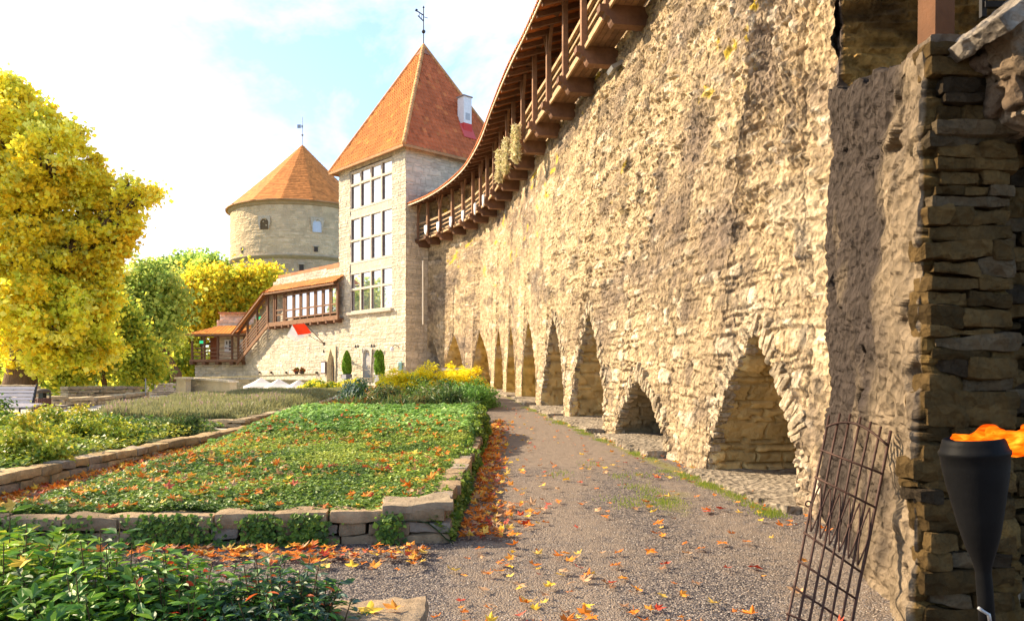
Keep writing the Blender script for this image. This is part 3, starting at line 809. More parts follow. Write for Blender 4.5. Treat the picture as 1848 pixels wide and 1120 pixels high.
# gallery roof, following the curve of the wall
nz_, nb_ = 1150, 12
zz_ = np.linspace(9.5, 45.6, nz_); pr = np.linspace(0, 1, nb_)
nn_ = wall_nrm(zz_); ln = np.concatenate([[0], np.cumsum(np.hypot(np.diff(TXs(zz_)), np.diff(zz_)))])
PP = []; CCc = []
for b in pr:
    o_ = 1.52 - 1.75 * b; h_ = 11.22 + .32 * (1.52 - o_)
    wv = .06 * (.5 + .5 * np.cos(2 * np.pi * ln / .24)) + .03 * (1 - (b * 5 % 1))
    p = np.stack([TXs(zz_), zz_, np.full(nz_, h_)], 1) + nn_ * o_; p[:, 2] += wv + 0.02 * np.sin(ln * .9)
    PP.append(p); CCc.append(np.array([0.52, 0.17, 0.055]) * (0.7 + .55 * rnd(np.floor(ln / .24), np.full(nz_, int(b * 5)), seed=3)[:, None]))
top_ = np.stack(PP, 1).reshape(-1, 3); ct = np.stack(CCc, 1).reshape(-1, 3)
bot = top_.copy(); bot[:, 2] -= .05
fg = gridF(nz_, nb_); nv_ = len(top_)
rimF = []
ii = np.arange(nz_ - 1) * nb_
rimF = np.stack([ii, ii + nb_, ii + nb_ + nv_, ii + nv_], 1)
mesh('gallery_roof', np.concatenate([top_, bot]), np.concatenate([fg, fg[:, ::-1] + nv_, rimF]), M['tile'], gal, np.concatenate([ct, ct * .8]))
# red tile coping on the wall head behind the gallery roof
mb = MB()
zz_ = np.linspace(9.6, 45.4, 130)
for a, b in zip(gq(zz_, -.35, 12.08)[:-1], gq(zz_, -.35, 12.08)[1:]): mb.beam(a, b, .75, .13, np.array([.36, .13, .06]) * rng.uniform(.8, 1.2))
mb.build('coping', M['tile'], wall)

# white shields hung on the railing
sh_lab = ['white shield on the gallery rail nearest the square tower', 'second white shield on the gallery rail from the square tower',
          'third white shield on the gallery rail from the square tower', 'fourth white shield on the gallery rail from the square tower',
          'fifth white shield on the gallery rail, next to the one farthest from the tower', 'white shield on the gallery rail farthest from the square tower']
for i, (px, py) in enumerate([(769, 417), (791, 411), (814, 402), (836, 391), (858, 378), (873, 363)]):
    z = gal_z(px, .93); n_ = wall_nrm(np.array([z]))[0]; t_ = np.array([-n_[1], n_[0], 0])
    c = gq(z, .93, 1.5 + (675 - py) / F * z)
    o2 = [(-.17, .25), (.17, .25), (.18, 0), (.12, -.18), (0, -.32), (-.12, -.18), (-.18, 0)]
    V_ = [c + t_ * a + np.array([0, 0, b]) for a, b in o2] + [c + n_ * .05 + t_ * a * .9 + np.array([0, 0, b * .92]) for a, b in o2]
    k = 7; f = [tuple(range(k))[::-1], tuple(range(k, 2 * k))] + [(j, (j + 1) % k, (j + 1) % k + k, j + k) for j in range(k)]
    tag(mesh('shield', V_, f, M['white']), sh_lab[i], 'shield', 'white shields on the gallery rail')
# straw wreath-like bundles
def leafcloud(centers, spread, n, size, cols, seed=0, aspect=1.0, up=0.0, shape='quad', jitter=0.25, fold=0.35, nrm=None, nw=0.0, colw=None):
    """many small folded leaves around centres: returns V, F (quads), C"""
    r_ = np.random.default_rng(seed)
    centers = np.asarray(centers, float); m_ = len(centers)
    ci = r_.integers(0, m_, n)
    sp = np.asarray(spread, float)
    P = centers[ci] + r_.normal(0, 1, (n, 3)) * (sp if sp.ndim == 0 or sp.shape == (3,) else sp[ci])
    return leaves(P, size, cols, r_, aspect, up, fold, jitter, nrm[ci] if nrm is not None else None, nw)
def leaves(P, size, cols, r_, aspect=1.0, up=0.0, fold=0.35, jitter=0.25, nrm=None, nw=0.0, cidx=None, along=None):
    n = len(P)
    N_ = r_.normal(0, 1, (n, 3)); N_ /= np.linalg.norm(N_, axis=1)[:, None]; N_[:, 2] = N_[:, 2] + up
    if nrm is not None: N_ = N_ * (1 - nw) + nrm * nw * 1.5
    N_ /= np.linalg.norm(N_, axis=1)[:, None] + 1e-9
    D = r_.normal(0, 1, (n, 3)) if along is None else along + r_.normal(0, .35, (n, 3))
    D -= N_ * (D * N_).sum(1)[:, None]; D /= np.linalg.norm(D, axis=1)[:, None] + 1e-9
    S = np.cross(N_, D)
    s = size * (1 + r_.normal(0, jitter, n)).clip(.4, 1.8); s = s[:, None]
    w_ = s * .5 * aspect
    lift = N_ * w_ * fold
    v0 = P - D * s * .5; v1 = P + D * s * .5 - N_ * s * .08
    v2 = P + S * w_ + lift - D * s * .05; v3 = P - S * w_ + lift - D * s * .05
    V_ = np.stack([v0, v2, v1, v3], 1).reshape(-1, 3)
    b = np.arange(n) * 4
    F_ = np.concatenate([np.stack([b, b + 1, b + 2], 1), np.stack([b, b + 2, b + 3], 1)])
    cols = np.asarray(cols, float)
    k = cols[r_.integers(0, len(cols), n)] if cidx is None else cols[cidx]
    c = k * (1 + r_.normal(0, .16, (n, 1))).clip(.5, 1.6)
    return V_, F_, np.repeat(c, 4, 0)
st_lab = ['pale straw bundle hanging on the gallery, lowest of the three', 'middle pale straw bundle hanging on the gallery', 'pale straw bundle hanging on the gallery, highest of the three']
for i, (px, py) in enumerate([(901, 302), (913, 283), (931, 262)]):
    z = gal_z(px, 1.0); c = gq(z, 1.0, 1.5 + (675 - py) / F * z)
    r_ = np.random.default_rng(i)
    th = r_.uniform(0, 2 * np.pi, 900)
    n_ = wall_nrm(np.array([z]))[0]; t_ = np.array([-n_[1], n_[0], 0])
    P = c + np.outer(np.cos(th) * .26, t_) + np.outer(np.sin(th) * .5, [0, 0, 1]) + r_.normal(0, .06, (900, 3))
    v_, f_, c_ = leaves(P, .18, [(.72, .62, .38), (.78, .70, .46), (.55, .52, .25)], r_, aspect=.25)
    tag(mesh('straw_bundle', v_, f_, M['cloth'], None, c_), st_lab[i], 'straw bundle', 'straw bundles on the gallery')
# floodlight bolted to the wall
c = at(1110, 122, 18.0); fl = thing('floodlight', c, 'small grey floodlight bolted to the rubble wall under the gallery', 'lamp')
n_ = wall_nrm(np.array([18.]))[0]; t_ = np.array([n_[1], -n_[0], 0])
mb = MB(); mb.box(c, (.42, .30, .09), None, [t_, (n_ + [0, 0, -.6]) / np.linalg.norm(n_ + [0, 0, -.6]), np.cross(t_, (n_ + [0, 0, -.6]) / np.linalg.norm(n_ + [0, 0, -.6]))]); mb.build('lamp_head', M['grey_metal'], fl)
mb = MB(); mb.beam(c, c - n_ * .6 + [0, 0, .03], .05, .05); mb.beam(c - n_ * .1 + t_ * .18, c - n_ * .45 + t_ * .1, .03, .03); mb.build('bracket', M['grey_metal'], fl)

# ================================================================== masonry panels
def panel(name, P0, U, nrm, rects, res, seed, parent, base, rowh=.2, bw=.5, depth=.05, grey=.3, rough=.05, m=None):
    P0 = np.asarray(P0, float); U = np.asarray(U, float); nrm = np.asarray(nrm, float)
    Vs = []; Fs = []; off = 0
    for (u0, u1, v0, v1) in rects:
        nu = max(2, int(abs(u1 - u0) / res) + 1); nv = max(2, int(abs(v1 - v0) / res) + 1)
        A, B = np.meshgrid(np.linspace(u0, u1, nu), np.linspace(v0, v1, nv), indexing='ij')
        Vs.append(np.stack([A.ravel(), B.ravel()], 1)); Fs.append(gridF(nu, nv, off)); off += nu * nv
    q = np.concatenate(Vs); u_, v_ = q[:, 0], q[:, 1]
    dj, ij = masonry(u_ + seed, v_, seed, rowh, bw, .05)
    d = sstep(0, .06, dj) * depth * (.4 + .9 * ij) + rough * fbm(P3(u_, v_, seed), 4, seed) + depth * .5 * fbm(P3(u_ * 4, v_ * 5, seed), 3, seed + 1)
    P = P0 + np.outer(u_, U) + nrm * d[:, None]; P[:, 2] = v_
    g = sstep(-.1, .5, fbm(P3(u_ * .35, v_ * .35, seed), 4, seed + 2))[:, None] * grey
    c = np.array(base) * (.80 + .38 * ij[:, None]) * (1 - g) + np.array([.34, .30, .26]) * g
    c = c * (1 - .25 * (1 - sstep(0, .05, dj)))[:, None]
    return mesh(name, P, np.concatenate(Fs), m or M['masonry'], parent, c)
def arched(parent, P0, U, nrm, uc, v0, wd, ht, rect, depth, pointed, scol, ncol=None, m_in=None, c_in=(.3, .3, .3), name_s='surround', name_i='door_leaf', proud=.03, power=.7):
    """opening with an arched head: a stone surround filling the rectangular hole, reveal and inner leaf"""
    P0 = np.asarray(P0, float); U = np.asarray(U, float); nrm = np.asarray(nrm, float)
    u0, u1, r0, r1 = rect
    k = 14; hs = ht * (.45 if pointed else 1) - (0 if pointed else wd / 2)
    crv = [(-wd / 2, 0), (-wd / 2, hs)]
    for i in range(1, k):
        a = i / k
        if pointed:
            x = -wd / 2 * math.cos(a * math.pi); crv.append((x, hs + (ht - hs) * (1 - abs(x / (wd / 2))) ** power))
        else: crv.append((-wd / 2 * math.cos(a * math.pi), hs + wd / 2 * math.sin(a * math.pi)))
    crv += [(wd / 2, hs), (wd / 2, 0)]
    crv = [(uc + a, v0 + b) for a, b in crv]
    def outer(p):
        d = np.array([p[0] - uc, p[1] - (v0 + ht * .4)]); ts = []
        if d[0] > 1e-6: ts.append((u1 - uc) / d[0])
        if d[0] < -1e-6: ts.append((u0 - uc) / d[0])
        if d[1] > 1e-6: ts.append((r1 - v0 - ht * .4) / d[1])
        if d[1] < -1e-6: ts.append((r0 - v0 - ht * .4) / d[1])
        t = min(t_ for t_ in ts if t_ > 0); return (uc + d[0] * t, v0 + ht * .4 + d[1] * t)
    out_ = [outer(p) for p in crv]
    # corners of the rectangle
    W3 = lambda p, d: np.array([*(P0 + U * p[0] + nrm * d)[:2], p[1]])
    mbs = MB(); n = len(crv)
    V_ = [W3(p, proud) for p in crv] + [W3(p, proud) for p in out_] + [W3(p, -depth) for p in crv]
    f = [(i, i + 1, n + i + 1, n + i) for i in range(n - 1)] + [(i, i + 1, 2 * n + i + 1, 2 * n + i) for i in range(n - 1)]
    kk = len(V_)
    cor = [(u0, r1), (u1, r1)]
    for (cx, cy) in cor:
        for i in range(n - 1):
            a, b = out_[i], out_[i + 1]
            if (abs(a[0] - cx) < 1e-5 and abs(b[1] - cy) < 1e-5 and abs(b[0] - cx) > 1e-5) or (abs(b[0] - cx) < 1e-5 and abs(a[1] - cy) < 1e-5 and abs(a[0] - cx) > 1e-5):
                V_.append(W3((cx, cy), proud)); f.append((n + i, n + i + 1, len(V_) - 1))
    # sides below the springing down to the foot
    V_ += [W3((u0, v0), proud), W3((u1, v0), proud), W3((u0, crv and out_[0][1]), proud), W3((u1, out_[-1][1]), proud)]
    mbs.add(V_, f, scol); mbs.build(name_s, M['block'], parent)
    mi = MB(); mi.add([W3(p, -depth * .8) for p in crv], [tuple(range(n))], c_in); return mi.build(name_i, m_in or M['plain'], parent)

# ================================================================== SQUARE TOWER
C0 = np.array([-6.08, 44.05, 0]); U1 = np.array([-.671, .742, 0]); U2 = np.array([.742, .671, 0]); N1 = np.array([-.742, -.671, 0]); N2 = np.array([.671, -.742, 0])
WL, WR = 7.6, 7.9; TH = 14.75
tw_ = thing('square_tower', (*((C0 + U1 * 3.8 + U2 * 3.95)[:2]), 0.9), 'tall square limestone tower with a steep orange pyramid roof and three banks of big windows', 'tower')
CRM = (.66, .57, .44)
W0, W1 = 1.41, 6.2
panel('wall', C0, U1, N1, [(-.02, W0, .6, TH), (W1, WL, .6, TH), (W0, W1, .6, 5.30), (W0, W1, 14.3, TH)], .055, 101, tw_, CRM, .16, .36, .03, .10)
panel('wall', C0, U2, N2, [(-.02, WR, .6, TH)], .06, 102, tw_, (.64, .54, .41), .16, .40, .025, .4)
for (p_, u_, n_, l_) in ((C0 + U1 * WL, U2, -N2, WR), (C0 + U2 * WR, U1, -N1, WL)):
    panel('wall', p_, u_, n_, [(0, l_, .6, TH)], .3, 103, tw_, CRM)
# window bank
M['mirror'] = mat('window_glass', (0.82, 0.86, 0.92), rough=0.03, metal=0.92)
FRC = (.60, .52, .43)
def wbeam(mb, P0, U, n_, ua, ub, va, vb, wd, dep, proud, c):
    a = np.array([*(P0 + U * ua + n_ * proud)[:2], va]); b = np.array([*(P0 + U * ub + n_ * proud)[:2], vb])
    return mb.beam(a, b, dep, wd, c, up=(0, 0, 1) if abs(vb - va) < 1e-6 else tuple(U)) if abs(vb - va) < 1e-6 else mb.beam(a, b, dep, wd, c, up=tuple(U))
groups = [(11.84, 13.39, 14.19), (8.48, 9.89, 11.31), (5.41, 6.83, 7.85)]
cw = (W1 - W0) / 4
for lo_, md_, hi_ in groups:
    wn = thing('w', (0, 0, 0), '', ''); bpy.data.objects.remove(wn)
    mb = MB()
    for j in range(5): wbeam(mb, C0, U1, N1, W0 + cw * j, W0 + cw * j, lo_ - .05, hi_ + .05, .14, .14, -.08, FRC)
    for v_ in (lo_, md_, hi_): wbeam(mb, C0, U1, N1, W0 - .02, W1 + .02, v_, v_, .13, .14, -.07, (.60, .53, .43))
    fr = mb.build('window_frame', M['block'], tw_)
    for j in range(4):
        for (a, b) in ((lo_, md_), (md_, hi_)):
            ua, ub = W0 + cw * j + .08, W0 + cw * (j + 1) - .08
            ti = rng.uniform(-.012, .012)
            q = [np.array([*(C0 + U1 * x + N1 * (-.12 + ti * (x - ua)))[:2], y]) for x, y in ((ua, a + .07), (ub, a + .07), (ub, b - .07), (ua, b - .07))]
            mesh('pane', q, [(0, 1, 2, 3)], M['mirror'], fr)
            mb = MB()
            for x in (ua + .02, ub - .02): wbeam(mb, C0, U1, N1, x, x, a + .06, b - .06, .03, .04, -.10, (.12, .08, .07))
            mb.build('sash', M['wood'], fr)
mb = MB()
for (a, b) in ((11.38, 11.77), (7.92, 8.41)):
    mb = MB(); wbeam(mb, C0, U1, N1, W0, W1, (a + b) / 2, (a + b) / 2, b - a, .2, -.12, (.60, .53, .42)); mb.build('spandrel', M['masonry'], tw_)
mb = MB(); wbeam(mb, C0, U1, N1, W0 - .12, W1 + .12, 5.30, 5.30, .16, .35, .04, (.50, .43, .36)); mb.build('sill', M['block'], tw_)
# roof
ov = .45; AP = np.array([*(C0 + U1 * 3.8 + U2 * 3.95)[:2], 22.6])
ec = [C0 - (U1 + U2) * ov, C0 + U1 * (WL + ov) - U2 * ov, C0 + U1 * (WL + ov) + U2 * (WR + ov), C0 + U2 * (WR + ov) - U1 * ov]
ec = [np.array([p[0], p[1], 14.5]) for p in ec]
# slight bell-cast at the eaves
roof = None
def tri_roof(a, b, seed, nu, parent, colr_=(0.54, .165, .04)):
    return tiles('roof', a, b, AP + (a - AP) * .004, AP + (b - AP) * .004, nu, 210, .25, .33, parent, colr_, .05, seed)
roof = tri_roof(ec[0], ec[1], 5, 210, tw_, (.60, .215, .055))
r2 = tri_roof(ec[0], ec[3], 6, 215, tw_, (.50, .135, .05))
tri_roof(ec[1], ec[2], 7, 60, tw_); tri_roof(ec[3], ec[2], 8, 60, tw_)
mb = MB(); cz_ = np.mean(ec, 0)
mb.add(ec, [(0, 1, 2, 3)], (.3, .2, .13))
for i in range(4):
    a, b = ec[i] - [0, 0, .05], ec[(i + 1) % 4] - [0, 0, .05]; mb.beam(a, b, .10, .16, (.42, .22, .10))
mb.build('eaves', M['wood'], tw_)
for ei in range(4):
    mb = MB(); nseg = 34
    for s_ in range(nseg):
        a = ec[ei] + (AP - ec[ei]) * (s_ / nseg); b = ec[ei] + (AP - ec[ei]) * ((s_ + 1.15) / nseg)
        mb.tube([a + [0, 0, .02], b + [0, 0, .08]], [.14, .11], 7, np.array([.62, .30, .12]) * rng.uniform(.75, 1.15))
    mb.build('hip_tiles', M['tile'], tw_, True)
mb = MB(); mb.lathe(AP - [0, 0, .65], [(.62, 0), (.05, .75)], 4, (.33, .15, .10)); mb.build('roof_cap', M['tile'], tw_)
vn_ = MB(); vn_.tube([AP, AP + [0, 0, 2.55]], .035, 6)
vn_.lathe(AP + [0, 0, .95], [(.02, -.13), (.10, -.08), (.13, 0), (.10, .08), (.02, .13)], 10)
vn_.lathe(AP + [0, 0, 2.5], [(.01, -.08), (.07, 0), (.01, .12)], 8)
vn_.beam(AP + [0, 0, 1.9], AP + [.28, 0, 1.82], .02, .03)
for (a, b, t_) in (((0, 2.0), (-.42, 2.28), .07), ((0, 1.62), (-.36, 1.98), .07), ((-.40, 2.3), (-.52, 2.36), .16), ((-.13, 1.75), (-.11, 2.08), .06), ((-.27, 1.88), (-.26, 2.18), .06), ((-.02, 1.60), (-.02, 2.02), .07)):
    vn_.beam(AP + [a[0], 0, a[1]], AP + [b[0], 0, b[1]], .02, t_)
vn_.build('weather_vane', M['metal'], tw_)
# white ventilation stack on the right slope
def ray_plane(px, py, p0, n_):
    d = np.array([(px - 924) / F, 1, (675 - py) / F]); o_ = np.array([0, 0, 1.5]); return o_ + d * (((p0 - o_) @ n_) / (d @ n_))
nr_ = np.cross(ec[3] - ec[0], AP - ec[0]); nr_ /= np.linalg.norm(nr_)
f0 = ray_plane(843, 240, ec[0], nr_)
vs = MB(); vs.box(f0 + [0, 0, 1.35] - N2 * .25, (.62, .62, 1.75), (.80, .80, .80), [U2, N2, [0, 0, 1]]); st_ = vs.build('ventilation_stack', M['plain'], tw_)
mb = MB(); mb.box(f0 + [0, 0, 2.26] - N2 * .25, (.74, .74, .07), (.30, .25, .24), [U2, N2, [0, 0, 1]]); mb.build('stack_lid', M['plain'], st_)
mb = MB(); mb.box(f0 + [0, 0, 1.0] - N2 * .25 + N2 * .315, (.34, .02, .42), (.45, .47, .5), [U2, N2, [0, 0, 1]]); mb.build('vent_grille', M['plain'], st_)
mb = MB(); mb.box(f0 + [0, 0, .32] - N2 * .25, (.66, .66, .5), (.6, .06, .05), [U2, N2, [0, 0, 1]])
sl_ = (AP - (ec[0] + ec[3]) / 2); sl_ /= np.linalg.norm(sl_)
mb.box(f0 + nr_ * .10 + sl_ * .05, (.95, 1.1, .04), (.62, .10, .09), [U2, sl_, nr_]); mb.build('flashing', M['plain'], st_)

# arched doorway panel of the tower, its round steps
_o = arched(tw_, C0, U1, N1, 4.03, 1.25, .85, 1.75, (3.45, 4.6, 1.25, 3.15), -.02, False, (.45, .42, .38), c_in=(.30, .30, .32), name_s='door_surround', name_i='door_leaf', proud=.13)
stp = thing('round_steps', (*(C0 + U1 * 4.0 + N1 * .2)[:2], .95), 'three curved stone steps before the grey tower door between the clipped conifers', 'steps')
for i, (r_, h0_, h1_) in enumerate(((2.0, .8, 1.02), (1.6, 1.02, 1.15), (1.15, 1.15, 1.30))):
    mb = MB(); cc_ = C0 + U1 * 4.0 + N1 * .05
    pts = [cc_ + r_ * (math.cos(a) * U1 + math.sin(a) * N1 * .9) for a in np.linspace(0, math.pi, 26)]
    for hh_ in (h0_, h1_): pass
    V_ = [[p[0], p[1], h0_] for p in pts] + [[p[0], p[1], h1_] for p in pts]; n = 26
    mb.add(V_, [tuple(range(n, 2 * n))] + [(j, j + 1, n + j + 1, n + j) for j in range(n - 1)], (.50, .44, .34)); mb.build('step', M['block'], stp)

# ================================================================== ROUND TOWER
RC = np.array([-24.0, 88.0, 0]); RR = 7.75
rt_ = thing('round_tower', (*RC[:2], .9), 'massive round limestone tower with an orange conical roof standing behind', 'tower')
def drum(name, r, z0, z1, seed, base, grey=.25):
    th = np.linspace(math.pi * 0.98, math.pi * 2.02, 330); zz = np.linspace(z0, z1, max(6, int((z1 - z0) / .085)))
    T_, Z_ = np.meshgrid(th, zz, indexing='ij'); T_ = T_.ravel(); Z_ = Z_.ravel(); u_ = T_ * r
    dj, ij = masonry(u_, Z_, seed, .24, .6, .06)
    rr = r + sstep(0, .08, dj) * .05 * ij + .06 * fbm(P3(u_ * .8, Z_ * .8, 1), 4, seed)
    P = np.stack([RC[0] + rr * np.cos(T_), RC[1] + rr * np.sin(T_), Z_], 1)
    g = sstep(-.1, .5, fbm(P3(u_ * .25, Z_ * .25, seed), 4, seed + 2))[:, None] * grey
    c = np.array(base) * (.82 + .32 * ij[:, None]) * (1 - g) + np.array([.33, .27, .2]) * g
    return mesh(name, P, gridF(len(th), len(zz)), M['masonry'], rt_, c)
drum('wall', RR, 14.0, 19.3, 201, (.62, .48, .30), .12)
drum('lower_wall', RR - .28, .5, 13.8, 202, (.54, .42, .27), .3)
def ringm(name, prof, m, c, n=96):
    mb = MB(); mb.lathe(RC, prof, n, c); return mb.build(name, m, rt_, False)
ringm('string_course', [(RR - .3, 13.55), (RR + .02, 13.8), (RR + .16, 13.95), (RR + .12, 14.1), (RR - .1, 14.15)], M['masonry'], (.44, .36, .25))
ringm('cornice', [(RR - .1, 19.15), (RR + .12, 19.3), (RR + .32, 19.62), (RR + .42, 19.75), (RR + .1, 19.8)], M['masonry'], (.42, .31, .19))
# conical roof
nth, nr2 = 470, 110
th = np.linspace(math.pi * .95, math.pi * 2.05, nth); b = np.linspace(0, 1, nr2)
T_, B_ = np.meshgrid(th, b, indexing='ij'); T_ = T_.ravel(); B_ = B_.ravel()
facet = 1 - .018 * (1 - np.cos((T_ * 12 / math.pi % 1 - .5) * .0)) 
ang_ = (T_ / (2 * math.pi) * 16) % 1 - .5
poly = math.cos(math.pi / 16) / np.cos(ang_ * 2 * math.pi / 16)
rad = (RR + .52) * (1 - B_) * poly + .02
zc = 19.72 + (27.75 - 19.72) * B_ - .55 * np.sin(np.pi * B_) * .25
iu = np.floor(T_ / (2 * np.pi) * 150); iv = np.floor(B_ * 32)
rad = rad + .05 * (1 - (B_ * 32 - iv)) * (1 - B_ > .02)
P = np.stack([RC[0] + rad * np.cos(T_), RC[1] + rad * np.sin(T_), zc], 1)
cc = np.array([.58, .205, .05]) * (.78 + .4 * rnd(iu, iv, seed=9)[:, None])
mesh('conical_roof', P, gridF(nth, nr2), M['tile'], rt_, cc)
ringm('eaves', [(RR + .35, 19.62), (RR + .54, 19.60), (RR + .50, 19.75), (RR + .2, 19.78)], M['tile'], (.40, .22, .10))
apx = np.array([RC[0], RC[1], 27.75])
mb = MB(); mb.tube([apx - [0, 0, .2], apx + [0, 0, 3.2]], .045, 6); mb.lathe(apx + [0, 0, 1.1], [(.03, -.15), (.16, 0), (.03, .15)], 8)
mb.box(apx + [-.38, 0, 2.1], (.42, .03, .42)); mb.box(apx + [-.02, 0, 2.1], (.2, .03, .3)); mb.build('weather_vane', M['grey_metal'], rt_)
def on_drum(px, py, r=RR):
    dx = (px - 924) / F; a_ = dx * dx + 1; b_ = -2 * (dx * RC[0] + RC[1]); c_ = RC[0] ** 2 + RC[1] ** 2 - r * r
    t = (-b_ - math.sqrt(b_ * b_ - 4 * a_ * c_)) / (2 * a_); p = np.array([dx * t, t, 1.5 + (675 - py) / F * t])
    n_ = np.array([p[0] - RC[0], p[1] - RC[1], 0]); n_ /= np.linalg.norm(n_); return p, n_
for (px, py, wd, ht, cin) in ((478, 414, 1.0, 1.15, (.13, .085, .04)), (572, 419, .95, 1.3, (.55, .62, .72))):
    p, n_ = on_drum(px, py); u_ = np.array([-n_[1], n_[0], 0]); 
    arched(rt_, np.array([p[0], p[1], 0]), u_, n_, 0, p[2], wd, ht, (-wd * .72, wd * .72, p[2] - .02, p[2] + ht + .25), -.05, False, (.50, .43, .32), c_in=cin, name_s='window_surround', name_i='window', proud=.16)
for (px, py, w_, h_) in ((437, 452, .22, .5), (570, 450, .38, .5), (544, 484, .45, .75)):
    p, n_ = on_drum(px, py, RR - (.28 if py > 470 else 0)); u_ = np.array([-n_[1], n_[0], 0])
    mb = MB(); mb.box(p + n_ * .03, (w_, .18, h_), (.06, .045, .035), [u_, n_, [0, 0, 1]]); mb.build('slit_window', M['plain'], rt_)
    mb = MB(); mb.box(p + n_ * .02 + [0, 0, h_ / 2 + .1], (w_ + .25, .26, .14), (.5, .43, .33), [u_, n_, [0, 0, 1]]); mb.build('lintel', M['masonry'], rt_)

# ================================================================== CURTAIN WALL and its covered walk (left of the square tower)
cw_ = thing('curtain_wall', (*(C0 + U1 * 15)[:2], .6), 'pale coursed limestone wall running left from the square tower under a covered walk', 'wall')
rects = [(7.55, 8.02, .2, 8.4), (8.02, 9.28, 3.35, 8.4), (9.28, 16.8, .2, 8.5)]
for i in range(12):
    a = 16.8 + i * .5; rects.append((a, a + .5, -.5, max(4.6, 8.3 - i * .36)))
panel('wall', C0 - N1 * .06, U1, N1, rects, .065, 111, cw_, (.66, .58, .46), .17, .40, .028, .25)
mb = MB()
for i in range(9): wbeam(mb, C0, U1, N1, 7.6 + i * 1.02, 7.6 + (i + 1) * 1.02, 8.5, 8.52, .14, .5, -.25, np.array([.45, .19, .09]) * rng.uniform(.8, 1.2))
mb.build('coping', M['tile'], cw_)
arched(cw_, C0, U1, N1, 8.65, .9, 1.05, 2.3, (8.0, 9.3, .9, 3.4), .45, True, (.60, .52, .36), c_in=(.20, .19, .17), name_s='door_surround', name_i='door', proud=.03)
mb = MB()
for x in (8.25, 8.65, 9.0): wbeam(mb, C0, U1, N1, x, x, .95, 2.5, .07, .05, -.30, (.45, .33, .2))
wbeam(mb, C0, U1, N1, 8.2, 9.1, 2.1, 2.1, .06, .05, -.30, (.45, .33, .2)); mb.build('door_bars', M['wood'], cw_)
mb = MB()
for x in (10.6, 12.9, 15.1, 17.6, 19.6): mb.box(C0 + U1 * x + N1 * .02 + [0, 0, 1.55 + .05 * x / 10], (.16, .12, .16), (.05, .04, .03), [U1, N1, [0, 0, 1]])
mb.build('drain_hole', M['plain'], cw_)
# covered walk
wk = thing('covered_walk', (*(C0 + U1 * 15 + N1 * .5)[:2], 5.0), 'brown timber covered walk with orange roof, glazed bays and descending stair', 'gallery')
def wp(u_, o_, h_): return np.array([*(C0 + U1 * u_ + N1 * o_)[:2], h_])
OFF = .42
tiles('walk_roof', wp(6.85, .80, 7.3), wp(17.55, .80, 7.42), wp(6.95, -.25, 8.0), wp(17.0, -.25, 8.15), 330, 24, .25, .3, wk, (.60, .215, .06), .04, 31)
mb = MB(); mb.beam(wp(6.9, .78, 7.24), wp(17.5, .78, 7.36), .05, .1, WOOD2); mb.beam(wp(6.95, OFF, 7.25), wp(17.4, OFF, 7.3), .14, .14, WOOD); mb.build('wall_plate', M['wood'], wk)
mb = MB(); mb.beam(wp(6.95, OFF, 5.12), wp(17.0, OFF, 5.12), .14, .30, WOOD2); mb.beam(wp(6.95, .2, 5.05), wp(17.0, .2, 5.05), .42, .08, WOOD); mb.build('floor_beam', M['wood'], wk)
for x in np.linspace(7.3, 16.9, 10):
    mb = MB(); mb.beam(wp(x, -.2, 4.9), wp(x, OFF + .12, 4.9), .2, .2, np.array(WOOD) * rng.uniform(.8, 1.2)); mb.build('corbel', M['wood'], wk)
pxs = [7.0, 7.9, 8.9, 9.95, 11.0, 12.05, 13.1, 14.35, 14.6, 15.9, 16.2, 17.2]
for x in pxs:
    mb = MB(); mb.beam(wp(x, OFF, 5.2), wp(x, OFF, 7.25), .13, .13, WOOD, up=tuple(U1)); mb.build('post', M['wood'], wk)
for a, b in ((7.0, 7.9), (7.9, 8.9), (8.9, 9.95), (9.95, 11.0), (11.0, 12.05), (12.05, 13.1), (13.1, 14.35)):
    mb = MB()
    for v_ in (5.45, 6.0, 7.05): wbeam(mb, C0, U1, N1, a + .05, b - .05, v_, v_, .09, .07, OFF + .02, WOOD2)
    for x in (a + .13, b - .13): wbeam(mb, C0, U1, N1, x, x, 5.45, 7.05, .07, .06, OFF + .02, WOOD2)
    fr = mb.build('window_frame', M['wood'], wk)
    mesh('pane', [wp(a + .14, OFF, 5.5), wp(b - .14, OFF, 5.5), wp(b - .14, OFF, 7.0), wp(a + .14, OFF, 7.0)], [(0, 1, 2, 3)], M['mirror'], fr)
mb = MB()
for v_ in (5.75, 6.1): wbeam(mb, C0, U1, N1, 14.6, 15.9, v_, v_, .09, .06, OFF, WOOD2)
mb.build('railing', M['wood'], wk)
# descending flight
D0, D1 = 17.3, 22.6
def drop(u_, h0_, h1_): return h0_ + (h1_ - h0_) * (u_ - D0) / (D1 - D0)
tiles('stair_roof', wp(D0 - .2, .85, 7.5), wp(D1 + .5, .85, 4.62), wp(D0 - .6, -.25, 8.1), wp(D1 + .4, -.25, 5.2), 170, 24, .25, .3, wk, (.60, .215, .06), .04, 32)
mb = MB(); mb.beam(wp(D0 - .2, .82, 7.42), wp(D1 + .5, .82, 4.50), .06, .12, WOOD2); mb.beam(wp(D0, OFF, 7.35), wp(D1 + .4, OFF, 4.5), .14, .14, WOOD); mb.build('stair_plate', M['wood'], wk)
mb = MB(); mb.beam(wp(D0 - .2, OFF + .03, 5.15), wp(D1 + .2, OFF + .03, 2.35), .10, .26, WOOD2); mb.build('stringer', M['wood'], wk)
for x in np.linspace(D0, D1, 4)[:]:
    mb = MB(); mb.beam(wp(x, OFF, drop(x, 5.1, 2.45)), wp(x, OFF, drop(x, 7.35, 4.65)), .14, .14, WOOD, up=tuple(U1)); mb.build('post', M['wood'], wk)
